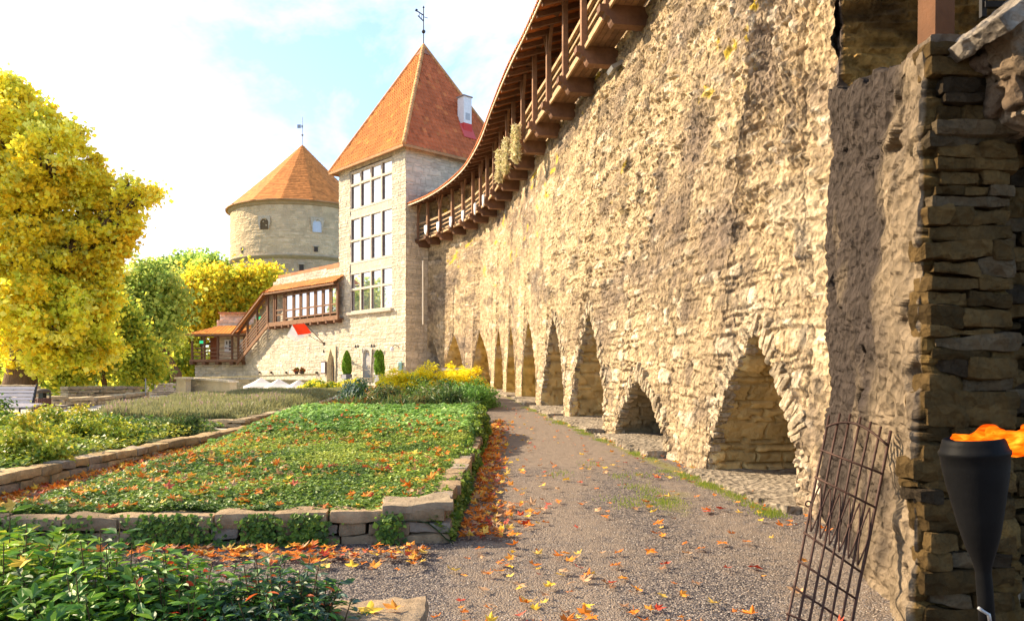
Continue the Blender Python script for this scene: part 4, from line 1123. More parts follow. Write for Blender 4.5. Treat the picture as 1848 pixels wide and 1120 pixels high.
for k_ in (.35, .6, .85, 1.1):
    mb = MB(); mb.beam(wp(D0, OFF + .03, 5.1 + k_), wp(D1, OFF + .03, 2.45 + k_), .05, .08, WOOD2); mb.build('handrail', M['wood'], wk)
# lower porch, parallel to the picture
lp = thing('corner_porch', (-23.3, 61, 2.5), 'small timber porch with bright orange hipped roof left of the stair', 'porch')
ZP = 60.8
XL, XR = (345 - 924) / F * ZP, (443 - 924) / F * ZP
panel('base_wall', (XL, ZP + .55, 0), (1, 0, 0), (0, -1, 0), [(.1, XR - XL + .4, -1, 2.5)], .08, 121, lp, (.66, .58, .46), .2, .45, .09, .5)
panel('rear_wall', (XL, ZP + 1.3, 0), (1, 0, 0), (0, -1, 0), [(1.75, XR - XL + .6, 2.5, 4.9)], .1, 122, lp, (.72, .60, .42), .2, .45, .04, .2)
panel('side_wall', (XL + .1, ZP + 3.5, 0), (0, -1, 0), (-1, 0, 0), [(0, 2.95, -1, 2.5)], .1, 123, lp, (.50, .43, .32), .2, .45, .04, .2)
tiles('hip_roof', (XL - .35, ZP - .35, 4.62), (XR + .45, ZP - .35, 4.66), (XL + 1.7, ZP + 1.5, 5.40), (XR + .6, ZP + 1.5, 5.48), 130, 26, .25, .3, lp, (.72, .27, .05), .03, 33)
tiles('hip_roof', (XL - .35, ZP + 3, 4.62), (XL - .35, ZP - .35, 4.62), (XL + 1.7, ZP + 3, 5.40), (XL + 1.7, ZP + 1.5, 5.40), 60, 26, .25, .3, lp, (.60, .22, .05), .03, 34)
mb = MB(); mb.beam((XL - .35, ZP - .33, 4.57), (XR + .4, ZP - .33, 4.58), .05, .12, WOOD2); mb.beam((XL, ZP, 4.55), (XR, ZP, 4.55), .14, .14, WOOD); mb.build('wall_plate', M['wood'], lp)
mb = MB(); mb.beam((XL - .1, ZP, 2.58), (XR + .1, ZP, 2.58), .16, .2, WOOD2); mb.box(((XL + XR) / 2, ZP + .7, 2.5), (XR - XL, 1.3, .08), WOOD); mb.build('floor_beam', M['wood'], lp)
for px in (347, 369, 393, 419, 441):
    x = (px - 924) / F * ZP
    mb = MB(); mb.beam((x, ZP, 2.6), (x, ZP, 4.55), .14, .14, WOOD, up=(1, 0, 0)); mb.build('post', M['wood'], lp)
    mb = MB(); mb.beam((x, ZP - .25, 2.38), (x, ZP + .8, 2.38), .26, .24, WOOD); mb.build('corbel', M['wood'], lp)
mb = MB(); mb.beam((XL + .35, ZP + 1.2, 2.6), (XL + .35, ZP + 1.2, 4.5), .12, .12, WOOD, up=(1, 0, 0)); mb.build('post', M['wood'], lp)
for h_ in (2.95, 3.25, 3.55):
    mb = MB(); mb.beam((XL, ZP - .02, h_), (XR, ZP - .02, h_), .04, .06, WOOD2); mb.beam((XL, ZP, h_), (XL + .35, ZP + 1.2, h_), .04, .06, WOOD2); mb.build('handrail', M['wood'], lp)
mb = MB(); mb.box((XL + 1.35, ZP + 1.35, 3.5), (.75, .06, 1.95), (.22, .075, .035)); mb.build('door', M['wood'], lp)
pb = thing('information_panel', ((413 - 924) / F * (ZP + 1.2), ZP + 1.2, 3.0), 'white information panel with dark pictures hanging on the porch wall', 'panel')
for (px, w_) in ((412, .62),):
    x = (px - 924) / F * (ZP + 1.15)
    mb = MB(); mb.box((x, ZP + 1.17, 3.75), (w_, .04, 1.05), (.78, .78, .78)); b_ = mb.build('board', M['plain'], pb)
    mb = MB()
    for q, (dx, dz, a, c_) in enumerate(((.16, .3, .22, .28), (.16, .02, .22, .18), (.16, -.24, .22, .18), (-.12, .28, .1, .26), (-.2, -.12, .1, .12))):
        mb.box((x + dx, ZP + 1.14, 3.75 + dz), (a, .015, c_), (.10, .09, .09))
    mb.build('picture', M['plain'], b_)
x = (437 - 924) / F * (ZP + 1.1)
mb = MB(); mb.box((x, ZP + 1.17, 3.75), (.5, .04, 1.1), (.75, .75, .75)); tag(mb.build('information_panel', M['plain']), 'white information panel beside the foot of the timber stair', 'panel')
for i, (px, py, z_) in enumerate(((365, 617, ZP + .5), (467, 574, 58.6))):
    c = at(px, py, z_); mb = MB(); mb.box(c, (.42, .06, .22)); gmx = M.get('exit') or mat('green_sign', (.05, .5, .25), emit=((.05, .8, .35), .35)); M['exit'] = gmx
    sg = mb.build('emergency_sign', gmx); tag(sg, ['small green emergency sign under the roof of the corner porch', 'small green emergency sign under the roof of the timber stair'][i], 'sign')
# wall head above the porch
pw = thing('parapet_wall', (-22.9, 63, .5), 'pinkish coursed stone parapet rising behind the orange porch roof', 'wall')
xa, xb = (386 - 924) / F * 62.6, (462 - 924) / F * 62.6
panel('wall', (xa, 62.6, 0), (1, 0, 0), (0, -1, 0), [(.5, xb - xa, .5, 6.45), (.25, .5, .5, 5.9), (0, .25, .5, 5.4)], .08, 131, pw, (.74, .60, .48), .2, .4, .05, .2)
mb = MB(); mb.beam((xa + .45, 62.6, 6.48), (xb, 62.6, 6.48), .6, .1, (.46, .22, .13)); mb.build('coping', M['tile'], pw)
# ================================================================== GARDEN WALLS of rough blocks
def dry_wall(name, pts, top, thick, ch, label, basec=(.30, .215, .13), lmin=.22, lmax=.5, seed=0, cat='garden wall', bottom=None, capd=.03):
    """courses of rough blocks along a polyline; top = height of the wall head at each point"""
    r_ = np.random.default_rng(seed); Vs = []; Fs = []; Cs = []; off = 0
    pts = [np.array([*p, 0.0]) for p in pts]
    for si in range(len(pts) - 1):
        a, b = pts[si], pts[si + 1]; ln = np.linalg.norm(b - a); d = (b - a) / ln; nr_ = np.array([-d[1], d[0], 0])
        hmin = min(gz(*(a[:2])), gz(*(b[:2]))); nc = int(math.ceil((max(top[si], top[si + 1]) - hmin + .06) / ch))
        for c in range(nc):
            x = -r_.uniform(0, .12)
            while x < ln:
                L_ = r_.uniform(lmin, lmax) * (1.15 if c == 0 else 1)
                xm = min(max(x + L_ / 2, 0), ln); f = xm / ln
                tp = top[si] * (1 - f) + top[si + 1] * f
                zc = tp - ch * (c + .5) + r_.uniform(-.008, .008)
                p = a + d * xm
                if zc + ch / 2 > gz(p[0], p[1]) - .03:
                    th = thick * r_.uniform(.9, 1.08) + (capd if c == 0 else 0)
                    yaw = r_.normal(0, .03); dd = d * math.cos(yaw) + nr_ * math.sin(yaw); n2 = np.array([-dd[1], dd[0], 0])
                    tl = r_.normal(0, .02)
                    v = block(p + nr_ * r_.uniform(-.02, .02) + [0, 0, zc], (L_ - r_.uniform(.006, .02), th, ch - r_.uniform(.004, .014)), [dd + [0, 0, tl], n2, [0, 0, 1]], r_.uniform(0, 90))
                    cc_ = np.array(basec) * r_.uniform(.72, 1.25)
                    if r_.random() < .2: cc_ = cc_ * .4 + np.array([.28, .25, .22]) * .6
                    Vs.append(v); Fs.append(CUF + off); off += len(v); Cs.append(np.tile(cc_, (len(v), 1)))
                x += L_
    o = mesh(name, np.concatenate(Vs), np.concatenate(Fs), M['block'], None, np.concatenate(Cs), True)
    return tag(o, label, cat, kind='thing')
dry_wall('garden_wall', [(-5.2, 6.55), (-3.4, 6.62), (-.78, 6.86)], [.29, .29, .33], .26, .115, 'rough stone block wall along the front edge of the ivy bed', seed=1)
dry_wall('garden_wall', [(-.68, 7.15), (-.62, 12.0), (-.72, 16.6)], [.36, .42, .62], .2, .12, 'low stone wall on the path side of the ivy bed, mostly overgrown', seed=2)
dry_wall('garden_wall', [(-5.95, 7.6), (-5.9, 11.5), (-5.55, 15.9)], [.36, .37, .42], .25, .12, 'stone block edging wall of the yellow-green shrub bed on the left', (.42, .30, .16), seed=3)
dry_wall('garden_wall', [(-9.9, 17.9), (-6.1, 17.1), (-6.05, 24), (-6.5, 31)], [.47, .50, .62, .80], .22, .09, 'low stone edging wall round the lavender bed', (.40, .31, .19), seed=4)
dry_wall('garden_wall', [(-3.9, 4.15), (-1.2, 4.2)], [.24, .26], .3, .12, 'nearest low stone wall, hidden behind the dark shrubs at lower left', seed=5)
# corner slab of the ivy bed and slab in the foreground
c_ = block(np.array([-.86, 6.95, .335]), (.62, .5, .085), [[.98, .17, .03], [-.17, .98, 0.02], [0, 0, 1]], 3.3, .03)
tag(mesh('corner_stone', c_, CUF, M['block'], None, (.30, .235, .16), True), 'large flat corner stone on the end of the ivy bed wall', 'stone')
c_ = block(np.array([-.70, 4.02, .20]), (.50, .55, .16), [[.995, .06, 0], [-.06, .995, 0.0], [0, 0, 1]], 8.3, .04)
tag(mesh('corner_stone', c_, CUF, M['block'], None, (.31, .23, .15), True), 'rough flat stone at the bottom of the picture carrying a yellow leaf', 'stone')
c_ = block(np.array([-.71, 4.05, .04]), (.48, .52, .16), [[.995, .06, 0], [-.06, .995, 0.0], [0, 0, 1]], 12.3, .04)
tag(mesh('foundation_stone', c_, CUF, M['block'], None, (.30, .23, .15), True), 'lower stone under the flat stone at the bottom of the picture', 'stone')

# ================================================================== IVY BED
def bed_h(x, y):
    h = np.interp(y, [6.6, 6.95, 8.5, 10, 11.5, 12.8, 14, 15.2, 16.2, 16.7], [.26, .29, .33, .36, .43, .56, .72, .82, .80, .40])
    ed = sstep(-.48, -.78, x); e2 = sstep(-5.1, -4.1, x)
    g = gz(x, y)
    top = g + (h - g) * (.35 + .65 * e2)
    n_ = (.05 * fbm(P3(x * 1.3, y * 1.3, 0), 3, 61) + .025 * fbm(P3(x * 5, y * 5, 0), 2, 62)).reshape(np.shape(x))
    return g * (1 - ed) + (top + n_) * ed
xs = np.linspace(-5.1, -.42, 60); ys = np.linspace(6.68, 16.9, 110)
X, Y = np.meshgrid(xs, ys, indexing='ij')
o = mesh('ivy_bed', P3(X, Y, bed_h(X.ravel(), Y.ravel()).reshape(X.shape) - .03), gridF(60, 110), M['plain'], None, (.035, .06, .018), True)
stuff(o, 'dense green ivy carpet of the large garden bed', 'ivy')
ivy = o
r_ = np.random.default_rng(11)
def ivy_patch(n, xr, yr, size, cols, seed, hf=bed_h, lift=.03, up=1.2, aspect=.9):
    r2_ = np.random.default_rng(seed)
    x = r2_.uniform(*xr, n); y = yr[0] + (yr[1] - yr[0]) * r2_.random(n) ** 1.25
    z = hf(x, y) + r2_.normal(0, .018, n) + lift * .5
    e = .02; nx = (hf(x + e, y) - hf(x - e, y)) / (2 * e); ny = (hf(x, y + e) - hf(x, y - e)) / (2 * e)
    nr_ = np.stack([-nx, -ny, np.ones(n)], 1); nr_ /= np.linalg.norm(nr_, axis=1)[:, None]
    P = np.stack([x, y, z], 1) + nr_ * r2_.uniform(0, lift, (n, 1))
    k_ = len(cols); pz = .5 + .75 * fbm(P3(P[:, 0] * .9, P[:, 1] * .9, seed), 3, 63) + r2_.normal(0, .22, n)
    order = np.argsort([sum(c) for c in cols]); cidx = order[np.clip((pz * k_).astype(int), 0, k_ - 1)]
    return leaves(P, size, cols, r2_, aspect, up, .3, .3, nr_, .45, cidx)
G1 = [(.12, .22, .03), (.22, .34, .045), (.07, .14, .03), (.32, .42, .06), (.17, .26, .05), (.42, .48, .09)]
G2 = [(.20, .38, .07), (.28, .48, .10), (.13, .26, .05), (.36, .55, .16), (.18, .34, .08)]
def join(parts):
    Vs, Fs, Cs, off = [], [], [], 0
    for v, f, c in parts:
        Vs.append(v); Fs.append(f + off); Cs.append(c); off += len(v)
    return np.concatenate(Vs), np.concatenate(Fs), np.concatenate(Cs)
pts_ = [ivy_patch(80000, (-5.0, -.50), (6.72, 13.2), .038, G1, 1), ivy_patch(24000, (-5.0, -.45), (12.6, 16.85), .07, G2, 2)]
# the overgrown side towards the path
n = 11000; y = r_.uniform(7.3, 16.8, n); z0 = gz(-.5, y); zt = bed_h(np.full(n, -.85), y) + .03; t = r_.random(n)
P = np.stack([-.52 + .05 * np.sin(y * 3) + r_.normal(0, .035, n) - .12 * t, y, z0 + (zt - z0) * t], 1)
keep = fbm(P * 1.4, 2, 8) > -.28 + .25 * (t - .5); P = P[keep]
pts_.append(leaves(P, .055, G1[:5], r_, .9, .2, .3, .3, np.tile([.9, -.1, .4], (len(P), 1)), .4))
# trailing patches over the front wall
for (xa, xb, d_) in ((-4.6, -4.0, 500), (-3.9, -3.5, 260), (-3.22, -2.60, 900), (-2.28, -2.0, 450), (-1.9, -1.62, 550), (-1.15, -.98, 200), (-5.2, -4.7, 500)):
    n = d_; x = r_.normal((xa + xb) / 2, (xb - xa) / 3.2, n); t = r_.random(n) ** .8
    yf = 6.55 + (x + 5.2) / 4.4 * .3 - .17
    P = np.stack([x, yf - r_.random(n) * .06, .31 - t * .30], 1)
    pts_.append(leaves(P, .04, G1[:3], r_, .9, .2, .3, .3, np.tile([0, -1, .4], (n, 1)), .5))
v_, f_, c_ = join(pts_)
mesh('ivy_leaves', v_, f_, M['greenery'], ivy, c_)

# ================================================================== maple leaves on the ground
def maple_mesh(seed, wid):
    r2_ = np.random.default_rng(seed); A = []; Rr = []
    lob = [(90, 1.0), (38, .88), (142, .86), (-14, .60), (194, .62)]
    for a0, l_ in lob:
        for da, rr in ((-17, .66), (-10, .76), (0, 1.0), (10, .78), (17, .64)): A.append(a0 + da); Rr.append(l_ * rr)
    for a_ in (64, 116, 12, 168, -48, 228, -90): A.append(a_); Rr.append(.46 if a_ not in (-90,) else .12)
    o_ = np.argsort(A); A = np.radians(np.array(A)[o_]); Rr = np.array(Rr)[o_] * (1 + r2_.normal(0, .06, len(o_)))
    V_ = [(0, 0, 0)]; cur = r2_.uniform(.0, .85); tw = r2_.uniform(-.3, .3); k2 = r2_.uniform(0, 6)
    for a, rr in zip(A, Rr):
        x, y = math.cos(a) * rr, math.sin(a) * rr
        V_.append((x, y, cur * rr * rr * .6 + tw * x * y * .6 + .14 * math.sin(a * 3 + k2) * rr))
    n = len(A); Fx = [(0, i + 1, (i + 1) % n + 1) for i in range(n)]
    V_ += [(-.02, -.1, .0), (.02, -.1, 0), (.05, -.75, .10 + cur * .3), (.02, -.75, .10 + cur * .3)]; b = len(V_) - 4; Fx.append((b, b + 1, b + 2, b + 3))
    V_ = np.array(V_) * wid / 1.7
    V_[:, 2] -= V_[:, 2].min() * .7
    return V_, Fx
LEAFC = {'orange': [(.70, .20, .02), (.74, .29, .04), (.52, .15, .02)], 'yellow': [(.80, .50, .05), (.68, .44, .09)], 'red': [(.45, .05, .02), (.52, .10, .06)], 'tan': [(.50, .30, .16), (.36, .19, .10)]}
protos = {}
for cn, cl in LEAFC.items():
    protos[cn] = []
    for k in range(4):
        V_, Fx = maple_mesh(k * 7 + len(cn) * 31, .125)
        me_ = bpy.data.meshes.new('fallen_leaf'); me_.from_pydata([tuple(v) for v in V_], [], Fx); me_.update()
        c4 = np.ones((len(V_), 4), np.float32); c4[:, :3] = np.array(cl[k % len(cl)]) * (.8 + .4 * np.random.default_rng(k).random((len(V_), 1)))
        a_ = me_.attributes.new('Col', 'FLOAT_COLOR', 'POINT'); a_.data.foreach_set('color', c4.ravel()); me_.materials.append(M['fallen'])
        protos[cn].append((me_, V_, Fx, c4[:, :3]))
place = []      # (x, y, z, colour, where, size)
r_ = np.random.default_rng(23)
def pick(): return r_.choice(['orange', 'yellow', 'red', 'tan'], p=[.46, .22, .10, .22])
def drop_leaf(x, y, z, where, s=1.0, cn=None): place.append((x, y, z, cn or pick(), where, s * r_.uniform(.45, 1.15)))
pth = lambda x, y: float(gz(x, y)) + .012
for _ in range(150):
    y = 4.3 + 9 * r_.random() ** 1.5; x = r_.uniform(-.45, 2.3); drop_leaf(x, y, pth(x, y), 'path')
for _ in range(70):
    x = r_.uniform(-.6, .9); y = r_.uniform(4.2, 6.4); drop_leaf(x, y, pth(x, y), 'path', .95)
for _ in range(150):
    y = r_.uniform(8, 24); x = r_.uniform(-.4, 1.6); drop_leaf(x, y, pth(x, y), 'path', .75)
for _ in range(900):        # drift against the bed
    y = 6.8 + 12 * r_.random() ** 1.3; x = -.44 + abs(r_.normal(0, .15 + .14 * (y < 8.5))); drop_leaf(x, y, pth(x, y) + r_.uniform(0, .09) * max(0, .45 - (x + .44)), 'drift', .95)
for _ in range(420):        # below the front wall
    x = r_.uniform(-4.9, -.7); y = 6.35 - abs(r_.normal(0, .28)); drop_leaf(x, y, pth(x, y) + r_.uniform(0, .05), 'under', 1.0)
for _ in range(900):        # left path
    y = 7.2 + 9 * r_.random() ** 1.2; x = -5.75 + abs(r_.normal(0, .28)); drop_leaf(x, y, pth(x, y) + r_.uniform(0, .03), 'left', .95)
for _ in range(1350):        # on the ivy
    y = 6.8 + 7.2 * r_.random() ** 1.15; x = r_.uniform(-4.7, -.8)
    if fbm(P3(x * 1.1, y * 1.1, 3), 2, 4)[0] < -.22: continue
    drop_leaf(x, y, float(bed_h(np.array([x]), np.array([y]))[0]) + .05, 'ivy', .95)
for _ in range(60):
    y = r_.uniform(13, 16.5); x = r_.uniform(-5, -.8); drop_leaf(x, y, float(bed_h(np.array([x]), np.array([y]))[0]) + .06, 'ivy', .7)
for _ in range(260):
    y = r_.uniform(17, 30); x = -5.9 + abs(r_.normal(0, .35)); drop_leaf(x, y, pth(x, y) + .02, 'left', .9)
for _ in range(120):
    y = r_.uniform(7, 15); x = BXs(y) - abs(r_.normal(.25, .3)); drop_leaf(x, y, pth(x, y), 'path', .8)
WH = {'path': 'lying on the gravel path', 'drift': 'in the drift between ivy bed and gravel path', 'under': 'lying below the front wall of the ivy bed', 'left': 'on the narrow left path beside the block wall', 'ivy': 'lying on the ivy carpet'}
score = [(p[5] / p[1], i) for i, p in enumerate(place)]; score.sort(reverse=True)
big_ = set(i for _, i in score[:290])
rest = []
r_ = np.random.default_rng(5)
first_used = set()
for i, (x, y, z, cn, wh, s) in enumerate(place):
    k = int(r_.integers(0, 4)); me_, V_, Fx, cc_ = protos[cn][k]
    rot = Matrix.Rotation(r_.uniform(0, 6.28), 3, 'Z'); tilt = Matrix.Rotation(r_.normal(0, .22 if wh in ('path', 'under') else .45), 3, 'X') @ Matrix.Rotation(r_.normal(0, .22), 3, 'Y')
    m3 = tilt @ rot
    if i in big_:
        o = bpy.data.objects.new('fallen_leaf', me_); C.objects.link(o)
        o.matrix_world = Matrix.Translation((x, y, z + .008)) @ m3.to_4x4() @ Matrix.Scale(s, 4)
        wt = WH[wh]
        if wh == 'path':
            wt = 'lying on the gravel ' + ('beside the iron grille' if x > 1.3 and y < 6.5 else 'near the flat foreground stone' if x < -.1 and y < 5.4 else 'off the corner of the ivy bed' if x < .2 and y < 7.6 else
                 'in front of the big arch' if x > 1.2 else 'at the bottom of the path' if y < 5.2 else 'in the middle of the path' if y < 8 else 'farther up the path')
        elif wh == 'under':
            wt = 'lying below the ' + ('right end' if x > -1.8 else 'middle' if x > -3.1 else 'left end') + ' of the ivy bed wall'
        sz_ = 'large' if s > 1.0 else 'small' if s < .78 else 'medium'
        tag(o, '%s %s maple leaf %s' % (sz_, cn, wt), 'leaf', '%s %s maple leaves %s' % (sz_, cn, wt))
    else:
        rest.append((V_ * s @ np.array(m3).T + [x, y, z + .008], Fx, cc_ * r_.uniform(.8, 1.2)))
mb = MB()
for v, f, c in rest: mb.add(v, f, c)
stuff(mb.build('fallen_leaves', M['fallen']), 'countless small orange maple leaves scattered over path and beds', 'leaves')

for (x, y, z, cn, k, s, tl, lb) in ((-.72, 3.86, .305, 'yellow', 0, 1.35, .15, 'big yellow maple leaf resting on the flat foreground stone'), (-4.28, 6.58, .37, 'yellow', 1, 1.2, 1.35, 'yellow maple leaf standing upright on the ivy bed wall at the far left'),
                                    (-2.35, 3.7, .60, 'yellow', 2, 1.0, .5, 'yellow maple leaf caught in the dark shrub at lower left'), (-.60, 3.95, .30, 'orange', 1, 1.0, .1, 'orange maple leaf on the right edge of the flat foreground stone')):
    o = bpy.data.objects.new('fallen_leaf', protos[cn][k][0]); C.objects.link(o)
    o.matrix_world = Matrix.Translation((x, y, z)) @ Matrix.Rotation(tl, 4, 'X') @ Matrix.Rotation(k * 1.3, 4, 'Z') @ Matrix.Scale(s, 4); tag(o, lb, 'leaf')

# ================================================================== SHRUBS
def leaf_big(P, D, Nn, size, cols, r_, wid=.42):
    n = len(P); D = D / (np.linalg.norm(D, axis=1)[:, None] + 1e-9); Nn = Nn - D * (D * Nn).sum(1)[:, None]; Nn /= np.linalg.norm(Nn, axis=1)[:, None] + 1e-9
    S = np.cross(D, Nn); s = (size * (1 + r_.normal(0, .2, n)).clip(.5, 1.6))[:, None]
    tm = [(0, 0, 0), (.3, 0, -.02), (.65, 0, -.04), (1, 0, -.16), (.18, .55, .10), (.45, 1, .14), (.78, .62, .02), (.18, -.55, .10), (.45, -1, .14), (.78, -.62, .02)]
    V_ = np.stack([P + s * (D * a + S * b * wid * .5 + Nn * c * .6) for a, b, c in tm], 1).reshape(-1, 3)
    b = np.arange(n) * 10
    T = [(0, 1, 4), (1, 5, 4), (1, 2, 5), (2, 6, 5), (2, 3, 6), (0, 7, 1), (1, 7, 8), (1, 8, 2), (2, 8, 9), (2, 9, 3)]
    Fx = np.concatenate([np.stack([b + i for i in t], 1) for t in T])
    cols = np.asarray(cols, float); c = cols[r_.integers(0, len(cols), n)] * (1 + r_.normal(0, .15, (n, 1))).clip(.5, 1.5)
    return V_, Fx, np.repeat(c, 10, 0)
def shrub(name, cx, cy, rad, ht, nst, lsize, cols, label, seed, wid=.42, lean=(0, 0), accent=None, pairs=9, m='greenery', cat='shrub', group=None):
    r_ = np.random.default_rng(seed); base = np.array([cx, cy, float(gz(cx, cy))])
    t_ = thing(name, base, label, cat, group); mbs = MB(); LP = []; LD = []; LN = []; LC = []
    for s_ in range(nst):
        a = r_.uniform(0, 2 * np.pi); rr = rad * math.sqrt(r_.random()); h_ = ht * r_.uniform(.55, 1.08) * (1 - .35 * (rr / rad) ** 2)
        p0 = base + [math.cos(a) * rr * .45, math.sin(a) * rr * .45, -.02]; p2 = base + [math.cos(a) * rr + lean[0] * h_, math.sin(a) * rr + lean[1] * h_, h_]
        pm = (p0 + p2) / 2 + r_.normal(0, .04, 3) * rad; tt_ = np.linspace(0, 1, 6)[:, None]
        cv = p0 * (1 - tt_) ** 2 + 2 * pm * tt_ * (1 - tt_) + p2 * tt_ ** 2
        mbs.tube(cv, np.linspace(.006, .0025, 6), 4, (.12, .08, .04), cap=False)
        for k in range(pairs):
            f = .22 + .78 * (k + r_.random()) / pairs; q = p0 * (1 - f) ** 2 + 2 * pm * f * (1 - f) + p2 * f * f
            tg = (p2 - p0); tg /= np.linalg.norm(tg); sd = r_.normal(0, 1, 3); sd -= tg * (sd @ tg); sd /= np.linalg.norm(sd) + 1e-9
            for sg in (1, -1):
                # a leaflet spray: three leaves
                d0 = sd * sg + tg * .35 + np.array([0, 0, -.05])
                stem = q + d0 * lsize * .5
                for dd in (0, .9, -.9):
                    d1 = d0 + np.cross(d0, [0, 0, 1]) * dd * .9
                    LP.append(stem if dd == 0 else q + d0 * lsize * .2); LD.append(d1); LN.append(np.array([0, 0, 1.0]) + r_.normal(0, .35, 3))
    v_, f_, c_ = leaf_big(np.array(LP), np.array(LD), np.array(LN), lsize, cols, r_, wid)
    if accent is not None:
        n = len(LP); m_ = r_.random(n) < accent[0]; c_[np.repeat(m_, 10)] = np.array(accent[1]) 
    mbs.build('stems', M['bark'], t_); mesh('foliage', v_, f_, M[m], t_, c_)
    return t_
DG = [(.09, .22, .035), (.17, .34, .05), (.05, .13, .03), (.26, .44, .06), (.12, .24, .07), (.05, .12, .04)]
BG = [(.24, .42, .03), (.36, .52, .05), (.16, .32, .03), (.55, .58, .06)]
GB = [(.05, .11, .07), (.10, .18, .13), (.035, .08, .05), (.07, .16, .04)]
shrub('shrub', -2.62, 3.95, .50, .74, 90, 0.072, BG + DG[:2], 'bright green leafy shrub with lime tips, low in the left corner', 41)
shrub('shrub', -2.05, 3.85, .50, .70, 90, 0.070, DG + BG[:2], 'dark green leafy shrub with lime shoots, right of the lime tipped one', 42)
shrub('shrub', -2.85, 3.3, .45, .50, 75, 0.066, DG, 'dark green shrub at the lower left edge of the picture', 43)
shrub('shrub', -1.62, 3.75, .42, .60, 84, 0.062, DG + BG[:1], 'low green shrub with red tinged leaves in the middle of the front bed', 44, accent=(.07, (.60, .06, .02)))
shrub('shrub', -1.16, 3.80, .34, .60, 84, 0.050, GB + DG[:3], 'grey-green shrub with small leaves beside the flat foreground stone', 45, accent=(.05, (.6, .12, .03)))
shrub('shrub', -.98, 3.72, .26, .52, 50, .048, GB + DG[:2], 'small grey-green shrub leaning over the left edge of the flat foreground stone', 49)
shrub('shrub', -2.3, 2.95, .60, .36, 105, 0.062, DG, 'dark green shrub cut by the bottom edge, left of the flat stone', 46, accent=(.02, (.6, .3, .03)))
shrub('shrub', -1.45, 3.1, .55, .40, 105, 0.058, DG + GB, 'dark glossy shrub at the bottom edge below the red tinged one', 47)
shrub('shrub', -2.95, 4.4, .3, .62, 36, 0.066, BG, 'slender pale green shrub rising before the ivy bed wall', 48)
# shrub bed on the left (yellow-green) over a planted mound
def bed2_h(x, y): return np.interp(y, [7, 16.5], [.30, .40]) + .05 * fbm(P3(x * 1.2, y * 1.2, 0), 2, 7).reshape(np.shape(x)) + .14 * sstep(-6.3, -8.5, x) - .04 * sstep(-6.5, -6.0, x)
xs = np.linspace(-13.5, -6.0, 40); ys = np.linspace(7.5, 16.4, 50); X, Y = np.meshgrid(xs, ys, indexing='ij')
o = mesh('ground_cover', P3(X, Y, bed2_h(X, Y) - .05), gridF(40, 50), M['plain'], None, (.05, .07, .02), True)
stuff(o, 'low mixed green and yellow planting of the left garden bed', 'ground cover')
YG = [(.42, .46, .04), (.55, .52, .05), (.24, .34, .04), (.36, .42, .05), (.62, .48, .05)]
MG = [(.12, .22, .04), (.20, .32, .05), (.08, .15, .03), (.30, .38, .06)]
pp_ = [ivy_patch(26000, (-13.3, -6.05), (7.7, 16.2), .075, MG + YG[:2], 12, bed2_h, .10, .6, .7)]
nz_ = np.random.default_rng(3)
v_, f_, c_ = join(pp_); mesh('low_leaves', v_, f_, M['greenery'], o, c_)
def bush(name, cx, cy, rx, ry, rz, n, size, cols, label, seed, aspect=.7, cat='shrub', z0=None, ncl=40, spread=.09, up=.5, kind=None, group=None, m='greenery', stems=True, outward=False):
    """rounded bush: leaf clumps on an uneven mound"""
    r_ = np.random.default_rng(seed); g = float(gz(cx, cy)) if z0 is None else z0
    th = r_.uniform(0, 2 * np.pi, ncl); ph = np.arccos(r_.uniform(0, 1, ncl)); rr = r_.uniform(.6, 1.0, ncl)
    ce = np.stack([cx + rx * rr * np.sin(ph) * np.cos(th), cy + ry * rr * np.sin(ph) * np.sin(th), g + rz * rr * np.cos(ph) * (1 + .15 * r_.normal(0, 1, ncl))], 1)
    ci = r_.integers(0, ncl, n); P = ce[ci] + r_.normal(0, 1, (n, 3)) * spread * np.array([1, 1, .75]); P[:, 2] = np.maximum(P[:, 2], g + .01)
    out_ = P - np.array([cx, cy, g]); out_ /= np.linalg.norm(out_, axis=1)[:, None] + 1e-9
    cl = np.asarray(cols); cb = r_.integers(0, len(cl), ncl); cidx = np.where(r_.random(n) < .6, cb[ci], r_.integers(0, len(cl), n))
    v_, f_, c_ = leaves(P, size, cols, r_, aspect, up, .3, .25, None if outward else out_, 0 if outward else .35, cidx, along=out_ + [0, 0, .25] if outward else None)
    if kind == 'stuff':
        o = mesh(name, v_, f_, M[m], None, c_); return stuff(o, label, cat)
    t_ = thing(name, (cx, cy, g), label, cat, group)
    mesh('foliage', v_, f_, M[m], t_, c_)
    mb = MB()
    for k in range(min(9, ncl)): mb.tube([[cx + r_.normal(0, rx * .1), cy + r_.normal(0, ry * .1), g - .03], (ce[k] + [cx, cy, g]) / 2, ce[k]], [.02 * rz + .006, .015 * rz + .004, .006], 5, (.11, .075, .05), cap=False)
    mb.build('stems', M['bark'], t_)
    return t_
BL = [(-6.7, 10.2, .75, .6, .50, YG, 'bright yellow-green shrub behind the left edging wall, nearest the camera'), (-7.6, 11.6, .9, .7, .55, YG, 'broad lime-yellow shrub in the middle of the left bed'),
      (-8.0, 9.3, .9, .8, .55, MG, 'mid green shrub at the left picture edge behind the block wall'), (-9.2, 13.2, 1.0, .7, .55, MG + YG[:1], 'green shrub just below the park bench'),
      (-8.2, 14.2, .8, .6, .55, YG, 'yellow shrub with orange tints right of the bench'), (-7.0, 13.0, .75, .6, .40, YG[:3] + MG[:1], 'low lime shrub near the middle of the block edging wall'),
      (-10.6, 14.8, 1.0, .8, .75, MG, 'taller green shrub in front of the bench end')]
for i, (x, y, rx, ry, rz, cl, lb) in enumerate(BL): bush('shrub', x, y, rx, ry, rz, 5200, .062, cl, lb, 60 + i, z0=float(gz(x, y)) + .1)
